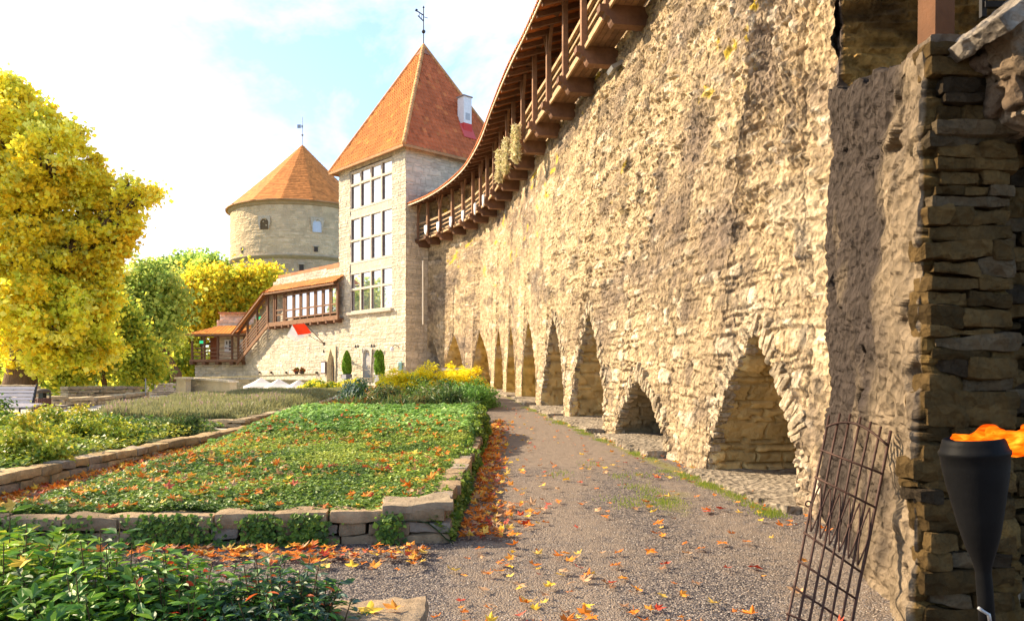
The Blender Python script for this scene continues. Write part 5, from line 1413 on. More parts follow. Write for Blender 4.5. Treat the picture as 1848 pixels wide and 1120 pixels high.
JU = [(.06, .12, .03), (.10, .17, .04), (.14, .21, .06), (.05, .09, .03), (.19, .20, .06)]
bush('creeping_juniper', -6.55, 14.9, .85, .9, .42, 4200, .11, JU, 'dark creeping juniper spilling over the end of the left block wall', 71, .22, outward=True, cat='juniper')
# hedge beyond the ivy bed
HB = [(-1.55, 18.6, .85, .8, .66, JU, 'feathery dark green juniper nearest the gravel path behind the ivy carpet', .22), (-2.7, 18.4, .9, .8, .60, JU + [(.24, .16, .05)], 'middle juniper of the row behind the ivy carpet, with bronze shoots', .22),
      (-3.9, 18.6, .85, .8, .48, JU + [(.30, .14, .04)], 'low brownish juniper at the left end of the row behind the ivy', .22), (-2.1, 21.2, 1.0, 1.2, .78, JU + MG[:2], 'rounded green bush in the second row, below the yellow hedge', .5),
      (-3.5, 21.5, .9, 1.0, .70, JU + [(.34, .17, .04)], 'orange tipped bush in the second row behind the junipers', .4), (-1.35, 24.0, .95, 1.6, .80, [(.14, .30, .05), (.20, .38, .07), (.09, .2, .04)], 'fresh green bush by the path edge under the yellow hedge', .6),
      (-4.55, 22.5, .55, .6, .75, GB + [(.22, .32, .28)], 'blue-green bush at the left corner of the hedge', .5), (-2.6, 24.8, 1.2, 1.3, .74, MG, 'dark mixed bush in the middle behind the second row', .5)]
for i, (x, y, rx, ry, rz, cl, lb, asp) in enumerate(HB):
    bush('juniper' if 'juniper' in lb else 'bush', x, y, rx, ry, rz, 8500 if asp < .3 else 6000, .17 if asp < .3 else .09, cl, lb, 80 + i, asp, outward=asp < .3, cat='juniper' if 'juniper' in lb else 'bush', ncl=70, spread=.12)
YE = [(.98, .90, .05), (.95, .84, .06), (.98, .80, .04), (.85, .82, .06)]
for i, (x, y, rx, ry, rz, lb) in enumerate([(-1.9, 28.5, 1.1, 1.2, 1.12, 'right third of the bright yellow hedge beside the arches'), (-3.0, 28.4, 1.15, 1.2, 1.18, 'middle of the bright yellow hedge before the wall'), (-4.1, 28.0, .95, 1.2, 1.02, 'left end of the bright yellow hedge near the square tower')]):
    bush('yellow_hedge', x, y, rx, ry, rz, 22000, .085, YE, lb, 90 + i, .6, cat='hedge', ncl=260, spread=.085, up=1.6, m='treeleaf', group='parts of the yellow hedge')
for i, (x, y, rx, ry, rz, cl, lb) in enumerate([(-8.3, 33.2, .9, .8, .55, YE[2:] + MG[1:2], 'low yellow-orange shrub at the far end of the lavender'), (-7.2, 33.8, .7, .8, .5, YE[2:] + MG[1:2], 'small golden shrub to the right at the far end of the lavender')]):
    bush('shrub', x, y, rx, ry, rz, 5000, .10, cl, lb, 95 + i)
# lavender: upright fine stalks
def lav_h(x, y): return gz(x, y) + .14
n = 60000; r_ = np.random.default_rng(77)
y = 17.5 + 14.5 * r_.random(n) ** 1.2; xl = np.interp(y, [17.5, 20, 26, 32], [-9.6, -10.8, -11.2, -11]); xr = np.interp(y, [17.5, 24, 32], [-6.2, -6.15, -6.7])
x = xl + (xr - xl) * r_.random(n)
lump_ = .5 + .5 * fbm(P3(x * 1.3, y * 1.3, 0), 2, 19)
hgt = (.13 + .26 * r_.random(n)) * (.65 + .5 * lump_) * (1 - .35 * sstep(24, 29, y)) * (1 - .5 * sstep(.55, 0, np.minimum(x - xl, xr - x)))
base_ = np.stack([x, y, gz(x, y) + .1], 1); le = r_.normal(0, .16, (n, 2)); tip = base_ + np.stack([le[:, 0] * hgt * 1.3, le[:, 1] * hgt * 1.3, hgt], 1)
wdt = np.stack([r_.normal(0, 1, n), r_.normal(0, 1, n), 0 * x], 1); wdt /= np.linalg.norm(wdt, axis=1)[:, None]; wdt *= .012
V_ = np.stack([base_ - wdt, base_ + wdt, tip + wdt * .6, tip - wdt * .6], 1).reshape(-1, 3)
lo = np.array([(.16, .24, .06), (.24, .30, .09), (.30, .30, .12), (.30, .22, .09)])[r_.integers(0, 4, n)]; hi = np.where((r_.random(n) < .6 * sstep(.3, .5, hgt))[:, None], np.array([.52, .33, .38]), np.array([.30, .30, .14]))
cc_ = np.stack([lo, lo, hi, hi], 1).reshape(-1, 3)
b = np.arange(n) * 4
lv = mesh('lavender', V_, np.stack([b, b + 1, b + 2, b + 3], 1), M['greenery'], None, cc_); stuff(lv, 'faded lavender planting with mauve tips above the low edging wall', 'lavender')
xs = np.linspace(-11.2, -6.2, 20); ys = np.linspace(17.4, 32, 40); X, Y = np.meshgrid(xs, ys, indexing='ij')
mesh('lavender_soil', P3(X, Y, gz(X, Y) + .13), gridF(20, 40), M['plain'], lv, (.10, .10, .05), True)
n = 7000
# tufts of grass along the wall foot and on the path
gx = []; 
for _ in range(46):
    yy = 7.6 + 16 * r_.random() ** 1.6; gx.append((float(BXs(yy)) - .38 - abs(r_.normal(0, .10)), yy, .06))
for _ in range(13): gx.append((r_.normal(1.55, .32), r_.uniform(8.2, 12.5), .10))
pp_ = []
for (a_, b_, s_) in gx:
    k = int(r_.integers(30, 110)); P = np.stack([r_.normal(a_, s_, k), r_.normal(b_, s_ * 1.6, k), np.full(k, pth(a_, b_))], 1); h_ = r_.uniform(.015, .05, k)
    tp = P + np.stack([r_.normal(0, .012, k), r_.normal(0, .012, k), h_], 1); wd_ = np.tile([.004, 0, 0], (k, 1))
    V_ = np.stack([P - wd_, P + wd_, tp], 1).reshape(-1, 3); q = np.arange(k) * 3
    pp_.append((V_, np.stack([q, q + 1, q + 2], 1), np.repeat(np.array([(.30, .38, .05), (.42, .46, .07), (.2, .3, .05)])[r_.integers(0, 3, k)], 3, 0)))
v_, f_, c_ = join(pp_); stuff(mesh('grass_tufts', v_, f_, M['greenery'], None, c_), 'short grass tufts along the wall foot and in the gravel', 'grass')
# loose pebbles in relief on the near path
n = 26000; y = 4.25 + 6.5 * r_.random(n) ** 1.7; x = -1.8 + 4.9 * r_.random(n)
sz = r_.uniform(.003, .008, n)
oct_ = np.array([(1, 0, 0), (-.9, .2, 0), (.1, 1, 0), (0, -1, .1), (0, 0, .8), (.1, .1, -.5)])
R3 = r_.uniform(.6, 1.3, (n, 3)); Pc = np.stack([x, y, gz(x, y) + .001], 1)
V_ = (Pc[:, None, :] + oct_[None] * R3[:, None, :] * sz[:, None, None]).reshape(-1, 3); b = np.arange(n) * 6
T = [(0, 2, 4), (2, 1, 4), (1, 3, 4), (3, 0, 4)]
pc = np.array([(.12, .11, .12), (.25, .22, .20), (.40, .35, .30), (.07, .065, .07), (.30, .22, .16)])[r_.integers(0, 5, n)]
stuff(mesh('pebbles', V_, np.concatenate([np.stack([b + i for i in t], 1) for t in T]), M['plain'], None, np.repeat(pc, 6, 0)), 'fine loose grey pebbles over the gravel path', 'gravel')

# ================================================================== TREES
def tree(name, zc, base, blobs, ncl, nl, size, cols, label, seed, tr=.35, dz=1.0, cat='tree', spread=.38, mid=None, cbias=None, limbs=True):
    """blobs = (px, py, rx px, ry px, depth offset); base = (px, py)"""
    r_ = np.random.default_rng(seed); b0 = at(base[0], base[1], zc)
    t_ = thing(name, b0, label, cat)
    B = []; Wt = []
    for (px, py, rx, ry, od) in blobs:
        c = at(px, py, zc + od); k = (zc + od) / F; B.append((c, np.array([rx * k, (rx + ry) / 2 * k * dz, ry * k]))); Wt.append((rx * ry) ** .8)
    Wt = np.array(Wt, float); Wt /= Wt.sum()
    bi = r_.choice(len(B), ncl, p=Wt); Cn = np.array([B[i][0] for i in bi]); Rn = np.array([B[i][1] for i in bi])
    d = r_.normal(0, 1, (ncl, 3)); d /= np.linalg.norm(d, axis=1)[:, None]; rad = r_.uniform(.1, 1.22, ncl) ** .5
    ce = Cn + d * rad[:, None] * Rn
    sp = spread * r_.uniform(.6, 1.4, ncl); ci = r_.integers(0, ncl, nl)
    P = ce[ci] + r_.normal(0, 1, (nl, 3)) * sp[ci][:, None] * np.array([1, 1, .8])
    cl = np.asarray(cols); cb = r_.integers(0, len(cl), ncl)
    if cbias is not None: cb = cbias(ce, r_)
    cidx = np.where(r_.random(nl) < .7, cb[ci], r_.integers(0, len(cl), nl))
    v_, f_, c_ = leaves(P, size, cols, r_, .8, .35, .25, .3, None, 0, cidx)
    mesh('crown', v_, f_, M['treeleaf'], t_, c_)
    mb = MB(); top = at(*(mid or (base[0], base[1] - 110)), zc)
    k1 = b0 + (top - b0) * .5 + r_.normal(0, .1, 3)
    mb.tube([b0 - [0, 0, .4], b0 + [0, 0, .1], k1, top], [tr * 1.35, tr * 1.05, tr * .8, tr * .55], 12, (.15, .095, .055))
    for i, (c, rr) in enumerate(B):
        st = b0 + (top - b0) * r_.uniform(.6, 1.0); mdl = (st + c) / 2 + [0, 0, .08 * np.linalg.norm(c - st)] + r_.normal(0, .2, 3)
        mb.tube([st, mdl, c], [tr * .42, tr * .26, tr * .12], 7, (.14, .09, .05), cap=False)
        for q in np.where(bi == i)[0][:9]:
            mb.tube([mdl * .4 + c * .6, (c + ce[q]) / 2 + r_.normal(0, .15, 3), ce[q]], [tr * .12, tr * .07, .015], 5, (.13, .085, .05), cap=False)
    mb.build('trunk', M['bark'], t_, True)
    return t_
YEL = [(.98, .88, .08), (.97, .94, .20), (.97, .78, .05), (.84, .88, .10), (.95, .70, .05)]
def ybias(ce, r_):
    low = (ce[:, 2] < 5.2) | (ce[:, 0] < -23)
    return np.where(r_.random(len(ce)) < .45 * low, 3, r_.choice([0, 1, 2, 4], len(ce)))
tree('maple_tree', 32.0, (36, 700), [(10, 225, 80, 70, 0), (95, 290, 75, 65, -1), (50, 370, 110, 80, 0), (165, 335, 50, 40, .5), (195, 390, 48, 36, .5), (30, 470, 100, 75, -1), (135, 450, 80, 50, 0), (225, 350, 28, 24, 0), (262, 352, 18, 14, 0), (60, 560, 100, 60, -2), (140, 530, 60, 45, 0), (-60, 300, 110, 100, 0), (-80, 450, 110, 110, 0), (70, 215, 34, 24, 0), (10, 160, 34, 22, 0), (125, 240, 24, 18, 0), (150, 590, 50, 40, 1), (205, 440, 30, 28, 0), (180, 485, 32, 24, 0), (90, 625, 60, 34, -1), (20, 620, 40, 30, 2), (230, 410, 18, 20, 0), (170, 560, 42, 46, 0), (165, 635, 46, 32, 0), (265, 350, 20, 14, .5), (60, 655, 40, 24, 0)],
     1500, 95000, .19, YEL, 'huge golden yellow maple filling the left of the picture', 301, .62, cbias=ybias, spread=.20)
MIXG = [(.46, .54, .07), (.60, .62, .08), (.32, .44, .07), (.80, .72, .08), (.22, .34, .06)]
tree('young_tree', 39.0, (190, 705), [(130, 650, 45, 35, 0), (200, 630, 55, 45, 0), (165, 590, 50, 45, 0), (245, 650, 40, 38, 0), (110, 680, 40, 22, 0), (220, 585, 30, 35, 0), (60, 660, 35, 35, 2)], 260, 26000, .20, MIXG, 'young green and yellow tree behind the low stone walls', 302, .13, spread=.35, mid=(192, 620))
tree('leaning_tree', 52.0, (318, 678), [(235, 515, 30, 30, 0), (268, 500, 34, 26, 0), (300, 535, 34, 34, 0), (248, 560, 42, 36, 0), (215, 560, 30, 40, 0), (300, 590, 30, 30, 0), (270, 620, 30, 26, 0), (230, 610, 34, 26, 0)], 170, 15000, .26, [(.55, .62, .14), (.68, .70, .16), (.42, .54, .12), (.30, .42, .09)], 'slender light green tree with a dark leaning trunk', 303, .34, spread=.42, mid=(285, 600))
tree('yellow_tree', 70.0, (400, 690), [(330, 545, 36, 34, 0), (380, 520, 50, 36, 0), (430, 525, 45, 34, 0), (472, 500, 24, 20, 0), (350, 590, 40, 40, 0), (405, 560, 40, 34, 0), (322, 605, 24, 34, 0), (455, 540, 30, 22, 0), (340, 640, 22, 22, 0)], 300, 34000, .30, [(.92, .74, .05), (.85, .76, .07), (.70, .70, .07), (.90, .58, .04), (.50, .54, .07)], 'round golden tree behind the corner porch', 304, .4, spread=.5)
tree('green_tree', 90.0, (330, 690), [(322, 492, 30, 22, 0), (375, 485, 26, 18, 0), (285, 510, 30, 28, 0), (415, 495, 24, 14, 0), (345, 474, 22, 12, 3), (300, 560, 50, 50, 3)], 200, 22000, .42, [(.38, .54, .12), (.50, .66, .14), (.60, .74, .16), (.28, .42, .10)], 'distant green tree rising above the golden one', 305, .5, spread=.6)
tree('background_tree', 60.0, (20, 700), [(-20, 640, 50, 50, 0), (60, 640, 50, 45, 0), (120, 610, 50, 45, 0), (290, 640, 45, 30, 6), (250, 690, 60, 20, 4), (340, 665, 14, 25, 8)], 240, 24000, .30, [(.72, .70, .08), (.50, .56, .08), (.36, .46, .08), (.88, .76, .07)], 'yellow-green tree in the background behind the maple trunk', 306, .4, spread=.5)
# far wood line
n = 26000; r_ = np.random.default_rng(8)
x = r_.uniform(-140, 10, n); y = r_.uniform(120, 150, n); top_ = 5.0 + 3.0 * fbm(P3(x * .06, 0, 0), 3, 5) + 1.6 * fbm(P3(x * .3, y * .3, 0), 2, 6)
P = np.stack([x, y, -1 + (top_ + 1) * r_.random(n) ** .7], 1)
v_, f_, c_ = leaves(P, 1.0, [(.28, .32, .07), (.18, .26, .06), (.42, .40, .07)], r_, .9, .6)
stuff(mesh('distant_wood', v_, f_, M['treeleaf'], None, c_), 'distant belt of trees on the horizon', 'wood')
# unseen broad tree added left of the frame so its crown shades the front garden
tree('shade_tree', 9.0, (-1900, 930), [(-1900, -200, 380, 180, 0), (-1650, -100, 300, 180, 0), (-2150, -80, 330, 180, 0), (-1800, -380, 300, 160, 0), (-1950, 0, 340, 130, -1), (-1600, 60, 180, 90, -1), (-1900, -100, 330, 160, 1)], 420, 30000, .22, YEL[1:4] + MIXG[:2], 'broad golden tree added unseen left of the picture to shade the front garden', 310, .4, spread=.35)
# ================================================================== PAVED TERRACE (left) AND ITS FURNITURE
pavem = mat('pale_paving', (.50, .44, .36), rough=.92, var=.22, vscale=1.6, bumps=((8, .01, 'n'), (60, .004, 'n')))
xs = np.linspace(-30, -6.0, 60); ys = np.linspace(16.6, 56, 90)
def tz(x, y): return gz(x, y) + .006
sheet('terrace_paving', xs, ys, tz, pavem)
xs = np.linspace(-11.5, -4.0, 20); ys = np.linspace(31.5, 52, 40)
sheet('forecourt_paving', xs, ys, lambda x, y: gz(x, y) + .012, pavem)

# bench
bz = 18.6
bc = at(36, 748, bz); g0 = float(gz(bc[0], bz)); bench = thing('park_bench', (bc[0], bz, g0), 'pale slatted park bench at the left edge, beside the litter bin', 'bench')
bx1 = (78 - 924) / F * bz; bx0 = bx1 - 1.75
bx0, bx1 = bx0, bx1
for k in range(5):
    mb = MB(); h_ = g0 + .40 + .012 * k; d_ = bz - .42 + .095 * k; mb.beam((bx0, d_, h_), (bx1, d_ - .0, h_), .08, .035, (.66, .60, .60)); mb.build('seat_slat', M['plain'], bench)
for k in range(5):
    mb = MB(); mb.beam((bx0, bz + .08 + .03 * k, g0 + .49 + .085 * k), (bx1 - .32 + .0 * k, bz + .08 + .03 * k, g0 + .49 + .085 * k), .03, .07, (.66, .60, .60)); mb.build('back_slat', M['plain'], bench)
for x in (bx0 + .1, bx1 - .30):
    mb = MB(); mb.tube([(x, bz - .44, g0), (x, bz - .42, g0 + .36), (x, bz - .05, g0 + .38), (x, bz + .08, g0 + .46), (x, bz + .24, g0 + .92)], .025, 8, (.05, .05, .06)); mb.tube([(x, bz + .05, g0 + .40), (x, bz + .1, g0)], .025, 8, (.05, .05, .06))
    mb.build('leg_frame', M['metal'], bench)
# litter bin
c = at(77, 755, 20.2); gb = float(gz(c[0], 20.2)); bn = thing('litter_bin', (c[0], 20.2, gb), 'brown cylindrical litter bin with a domed dark hood behind the bench', 'bin')
mb = MB(); mb.lathe((c[0], 20.2, gb), [(.17, 0), (.185, .03), (.185, .50), (.175, .50)], 24, (.20, .10, .07)); mb.build('drum', M['plain'], bn, True)
mb = MB()
for k in range(24):
    a = 2 * math.pi * k / 24; mb.beam((c[0] + .188 * math.cos(a), 20.2 + .188 * math.sin(a), gb + .04), (c[0] + .188 * math.cos(a), 20.2 + .188 * math.sin(a), gb + .49), .02, .012, (.15, .07, .05), up=(1, 0, 0))
mb.build('rib', M['plain'], bn)
for a in (.3, 1.9, 3.4, 5.0):
    mb = MB(); mb.beam((c[0] + .175 * math.cos(a), 20.2 + .175 * math.sin(a), gb + .5), (c[0] + .175 * math.cos(a), 20.2 + .175 * math.sin(a), gb + .66), .10, .02, (.05, .06, .05), up=(math.cos(a), math.sin(a), 0)); mb.build('hood_support', M['plain'], bn)
mb = MB(); mb.lathe((c[0], 20.2, gb + .64), [(.19, 0), (.19, .05), (.15, .09), (.06, .115), (.01, .12)], 24, (.10, .075, .05)); mb.build('hood', M['plain'], bn, True)
# low walls round the terrace
def low_wall(pts, tops, th, label, seed, base=(.46, .37, .23), ch=.13, capc=None): return dry_wall('low_wall', pts, tops, th, ch, label, base, .3, .7, seed, 'wall')
def pxy(px, z): return ((px - 924) / F * z, z)
low_wall([pxy(88, 22.8), pxy(150, 23.8)], [.86, .80], .35, 'short stone wall section right behind the litter bin', 21)
low_wall([pxy(140, 24.0), pxy(258, 29.2)], [.72, .84], .35, 'low stone wall with flat coping running from the bin to the thin post', 22)
low_wall([pxy(118, 28.5), pxy(245, 32)], [1.05, 1.0], .35, 'second low wall a little behind the coped one', 23, (.40, .32, .19))
low_wall([pxy(-40, 23.6), pxy(54, 23.6)], [1.20, 1.18], .4, 'taller stone block at the left edge in front of the maple trunk', 24)
low_wall([pxy(270, 44), pxy(345, 47)], [1.0, .95], .4, 'grey low wall far behind the lavender at the foot of the trees', 25, (.42, .39, .35))
mb = MB(); p = at(258, 712, 29.0); mb.tube([(p[0] + .1, 29, p[2] - .3), (p[0] + .1, 29, p[2] + .62)], .02, 6); tag(mb.build('thin_post', M['grey_metal']), 'thin grey post at the end of the coped low wall', 'post')
# parapet box with smooth coping
bxp = thing('stair_enclosure', (*pxy(370, 37.5), .6), 'pale low masonry enclosure with smooth coping beyond the lavender', 'wall')
for (a, b, ta, tb, nm) in ((pxy(324, 38.6), pxy(334, 40.8), 1.26, 1.26, 'side_wall'), (pxy(334, 40.8), pxy(412, 37.6), 1.26, 1.12, 'long_wall'), (pxy(412, 37.6), pxy(421, 36.6), 1.12, 1.10, 'end_pillar'), (pxy(324, 38.6), pxy(340, 38.3), 1.26, 1.26, 'front_pillar')):
    mb = MB(); a3 = np.array([*a, 0]); b3 = np.array([*b, 0]); d = (b3 - a3); ln = np.linalg.norm(d); d /= ln; s_ = np.cross(d, [0, 0, 1])
    V_ = []
    for q, tp in ((a3, ta), (b3, tb)):
        for o_ in (-.16, .16):
            for h_ in (-.2, tp): V_.append(q + s_ * o_ + [0, 0, h_])
    f = [(0, 1, 3, 2), (4, 6, 7, 5), (0, 4, 5, 1), (2, 3, 7, 6), (1, 5, 7, 3)]
    mb.add(V_, f, (.60, .52, .36)); w_ = mb.build(nm, M['masonry'], bxp)
    mb = MB(); mb.beam(a3 - d * .1 + [0, 0, ta + .05], b3 + d * .1 + [0, 0, tb + .05], .46, .09, (.68, .61, .48)); mb.build('coping', M['block'], w_)
# golden terrace wall before the curtain wall
tw2 = thing('terrace_wall', (*pxy(450, 50), 0), 'long low ochre retaining wall with coping at the foot of the curtain wall', 'wall')
pa, pb2 = at(320, 684, 54.5), at(566, 676, 48.3)
d = pb2 - pa; d[2] = 0; ln = np.linalg.norm(d); d /= ln; nn3 = np.array([d[1], -d[0], 0])
panel('wall', pa * [1, 1, 0], d, nn3, [(0, ln, -.6, pa[2])], .09, 141, tw2, (.52, .41, .22), .2, .5, .03, .2)
mb = MB(); mb.beam(pa + [0, 0, .04], pb2 + [0, 0, .02], .5, .1, (.60, .48, .26)); mb.build('coping', M['block'], tw2)
for i, px in enumerate((535, 546)):
    p = at(px, 676.5, 48.9); p[2] = 1.5 - .02 + .02; ft = thing('flower_pot', p, ['left dark flower pot with reddish plants on the ochre wall', 'right dark flower pot with reddish plants on the ochre wall'][i], 'flower pot')
    mb = MB(); mb.lathe(p, [(.10, 0), (.15, .18), (.17, .20), (.14, .20)], 12, (.10, .07, .06)); mb.build('pot', M['plain'], ft)
    r_ = np.random.default_rng(i); P = p + [0, 0, .26] + r_.normal(0, .06, (220, 3)); v_, f_, c_ = leaves(P, .13, [(.6, .14, .05), (.2, .28, .05), (.5, .25, .06)], r_); mesh('plant', v_, f_, M['greenery'], ft, c_)
# white parasols on the lower terrace
PL = ['leftmost of the three white pyramid parasols below the stone wall', 'middle of the three white pyramid parasols', 'rightmost of the three white pyramid parasols']
for i, (px, pyt, z_) in enumerate(((471, 681, 43.5), (503, 683, 43), (539, 685, 42.5))):
    top = at(px, pyt, z_); g0 = float(gz(top[0], z_)); hw = .80
    ps = thing('parasol', (top[0], z_, g0), PL[i], 'parasol', 'white parasols on the lower terrace')
    mb = MB(); A = .55; e1 = np.array([math.cos(A), math.sin(A), 0]) * hw; e2 = np.array([-math.sin(A), math.cos(A), 0]) * hw
    cs = [top + a * e1 + b * e2 + [0, 0, -.50] for a, b in ((-1, -1), (1, -1), (1, 1), (-1, 1))]
    ml = []
    V_ = [top]; Fx = []
    for k in range(4):
        for t_ in (.5, 1.0): V_.append(top * (1 - t_) + cs[k] * t_ - [0, 0, .035 * math.sin(math.pi * t_)])
    for k in range(4):
        a, b = 1 + 2 * k, 1 + 2 * ((k + 1) % 4); Fx += [(0, a, b), (a, a + 1, b + 1, b)]
    mb.add(V_, Fx, (.84, .84, .85)); mb.build('canopy', M['cloth'], ps)
    mb = MB()
    for k in range(4):
        a, b = cs[k], cs[(k + 1) % 4]; n = 8
        V_ = []; 
        for q in range(n + 1):
            p = a + (b - a) * q / n; V_ += [p, p - [0, 0, .13 + .05 * (q % 2)]]
        mb.add(V_, [(2 * q, 2 * q + 2, 2 * q + 3, 2 * q + 1) for q in range(n)], (.80, .80, .82))
    mb.build('valance', M['cloth'], ps)
    mb = MB(); mb.tube([(top[0], z_, g0), (top[0], z_, top[2])], .03, 8, (.5, .4, .3)); mb.build('pole', M['plain'], ps)
# ================================================================== AT THE TOWER DOOR
THJ = [(.14, .30, .02), (.22, .42, .03), (.09, .20, .02), (.30, .48, .04)]
for i, (px, z_, yt, hw) in enumerate(((626, 47.4, 634, .27), (685, 44.6, 633, .28))):
    top = at(px, yt, z_); x = top[0]; g0 = float(gz(x, z_)); zt = top[2]
    pt = thing('planter', (x, z_, g0), ['square white and dark planter holding the left conifer', 'square white and dark planter holding the right conifer'][i], 'planter')
    mb = MB(); mb.add([(x + a, z_ + b, g0 + c) for a, b, c in ((-.24, -.24, 0), (.24, -.24, 0), (.24, .24, 0), (-.24, .24, 0), (-.28, -.28, .5), (.28, -.28, .5), (.28, .28, .5), (-.28, .28, .5))], [(0, 1, 5, 4), (1, 2, 6, 5), (2, 3, 7, 6), (3, 0, 4, 7), (4, 5, 6, 7)], (.12, .12, .15)); mb.build('box', M['plain'], pt)
    mb = MB(); mb.box((x - .12, z_ - .275, g0 + .26), (.26, .03, .44), (.75, .76, .8)); mb.box((x - .275, z_, g0 + .26), (.03, .4, .44), (.75, .76, .8)); mb.build('side_plate', M['plain'], pt)
    tj = thing('thuja', (x, z_, g0 + .48), ['clipped bright green conifer column left of the tower steps', 'clipped bright green conifer column right of the tower steps, twin tipped'][i], 'conifer')
    r_ = np.random.default_rng(400 + i); n = 11000; t = r_.random(n); h_ = zt - g0 - .45
    rad = hw * np.interp(t, [0, .08, .35, .7, .9, 1], [.75, .95, 1.05, .82, .45, .06]) * r_.uniform(.6, 1.06, n); a = r_.uniform(0, 2 * np.pi, n)
    rad *= 1 + .12 * np.sin(a * 5 + t * 9)
    P = np.stack([x + rad * np.cos(a), z_ + rad * np.sin(a), g0 + .5 + t * h_], 1)
    if i == 1:
        m_ = t > .72; P[m_, 0] += np.where(r_.random(m_.sum()) < .45, -.13, .05)
    al = np.stack([np.cos(a), np.sin(a), np.full(n, 2.2)], 1)
    v_, f_, c_ = leaves(P, .075, THJ, r_, .45, 0, .2, .3, None, 0, None, al); mesh('foliage', v_, f_, M['greenery'], tj, c_)
    mb = MB(); mb.tube([(x, z_, g0 + .4), (x, z_, zt - .3)], [.04, .01], 6, (.12, .08, .05)); mb.build('trunk', M['bark'], tj)
# flag
fb = at(585, 620, 49.0); fp = thing('flag', fb, 'red and white flag streaming left from a slanted pole on the wall', 'flag')
ft_ = at(550, 583.5, 47.6)
mb = MB(); mb.tube([fb, ft_], .028, 7, (.12, .09, .08)); mb.box(fb, (.12, .12, .2), (.1, .08, .07)); mb.build('pole', M['plain'], fp)
mb = MB(); q = at(559, 606, 48.2); mb.tube([fb - [0, 0, .02], q], .018, 6, (.15, .11, .1)); mb.build('stay', M['plain'], fp)
cr = [(550, 584), (561, 602), (536, 604.5), (527, 586)]; cw2 = [(527.5, 586.5), (536, 604.5), (558, 604), (547, 610), (531, 616), (518, 607)]
def flagquad(name, c4, colr_, nx=14, ny=10):
    a, b, c, d = [at(px, py, 47.7 + (550 - px) * .004) for px, py in c4]
    V_ = []
    for i in range(nx):
        for j in range(ny):
            s, t = i / (nx - 1), j / (ny - 1); p = (a * (1 - s) + d * s) * (1 - t) + (b * (1 - s) + c * s) * t
            p = p + np.array([0, .09, .01]) * math.sin(s * 6.5 + t * 2.2); V_.append(p)
    mesh(name, V_, gridF(nx, ny), M['cloth'], fp, colr_, True)
flagquad('red_half', [(550, 583.5), (561.5, 601), (537, 604.5), (527, 585.5)], (.85, .06, .015))
flagquad('white_half', [(527, 585.5), (537, 604.5), (531, 616), (518, 607)], (.85, .85, .85))
mesh('white_corner', [at(537, 604.5, 47.76), at(561.5, 601, 47.66), at(545, 610, 47.72), at(531, 616, 47.78)], [(0, 1, 2, 3)], M['cloth'], fp, (.85, .85, .85))
# wall lamps, notice board, teal sign
def on_left(px, py, o_=.1):
    p0 = C0 + N1 * o_; dx = (px - 924) / F; t = (p0[0] - dx * p0[1]) / (dx * U1[1] - U1[0]); p = p0 + U1 * t; return np.array([p[0], p[1], 1.5 + (675 - py) / F * p[1]])
LL = ['small twin spotlight on the tower wall upper left of the grey door', 'small twin spotlight on the tower wall upper right of the grey door', 'small dark spotlight above the pointed doorway arch']
for i, (px, py) in enumerate(((651, 625), (680, 624), (593, 634))):
    p = on_left(px, py, .1); lm = thing('wall_lamp', p, LL[i], 'lamp')
    mb = MB(); mb.beam(p, p + N1 * .28, .03, .03, (.08, .06, .06)); mb.build('arm', M['metal'], lm)
    for s_ in ((-1, 1) if i < 2 else (1,)):
        q = p + N1 * .28 + U1 * s_ * .14; mb = MB(); mb.lathe(q - [0, 0, .05], [(.035, .16), (.04, .1), (.075, -.04)], 10, (.06, .05, .05)); mb.build('lamp_head', M['metal'], lm)
p = on_left(721, 626, .1); lm = thing('wall_lantern', p, 'white glass lantern on a curved bracket by the tower corner', 'lamp')
mb = MB(); mb.tube([p, p + N1 * .3 + [0, 0, .12], p + N1 * .5], .02, 6); mb.build('bracket', M['metal'], lm); mb = MB(); mb.lathe(p + N1 * .5 - [0, 0, .28], [(.05, 0), (.11, .07), (.12, .2), (.05, .27)], 12, (.75, .75, .8)); mb.build('shade', M['plain'], lm)
p = on_left(584, 663, .1); nb_ = thing('notice_board', p, 'small dark framed notice board left of the pointed doorway', 'notice board')
mb = MB(); mb.box(p, (.62, .06, .85), (.12, .08, .07), [U1, N1, [0, 0, 1]]); f_ = mb.build('frame', M['wood'], nb_); mb = MB(); mb.box(p + N1 * .04, (.45, .02, .68), (.72, .72, .75), [U1, N1, [0, 0, 1]]); mb.build('sheet', M['plain'], f_)
p = on_left(722, 662, .1); sg = thing('teal_sign', p, 'narrow pale teal upright sign on the tower near its right corner', 'sign')
mb = MB(); mb.box(p, (.32, .05, .66), (.30, .52, .50), [U1, N1, [0, 0, 1]]); mb.build('plate', M['plain'], sg)
# bench-like white ledge by the far arches
p = at(818, 664, 41.0); mb = MB(); mb.box(p - [0, 0, .06], (1.2, .5, .12), (.72, .66, .55)); tag(mb.build('stone_ledge', M['block']), 'pale flat stone ledge above the yellow hedge before the far arches', 'ledge')
# rain pipe
mb = MB(); a = at(763.5, 470, 42.9); b = at(763.5, 585, 42.9); mb.tube([a, b], .045, 8, (.62, .56, .46)); tag(mb.build('rain_pipe', M['plain']), 'pale vertical rain pipe in the corner of tower and wall', 'pipe')

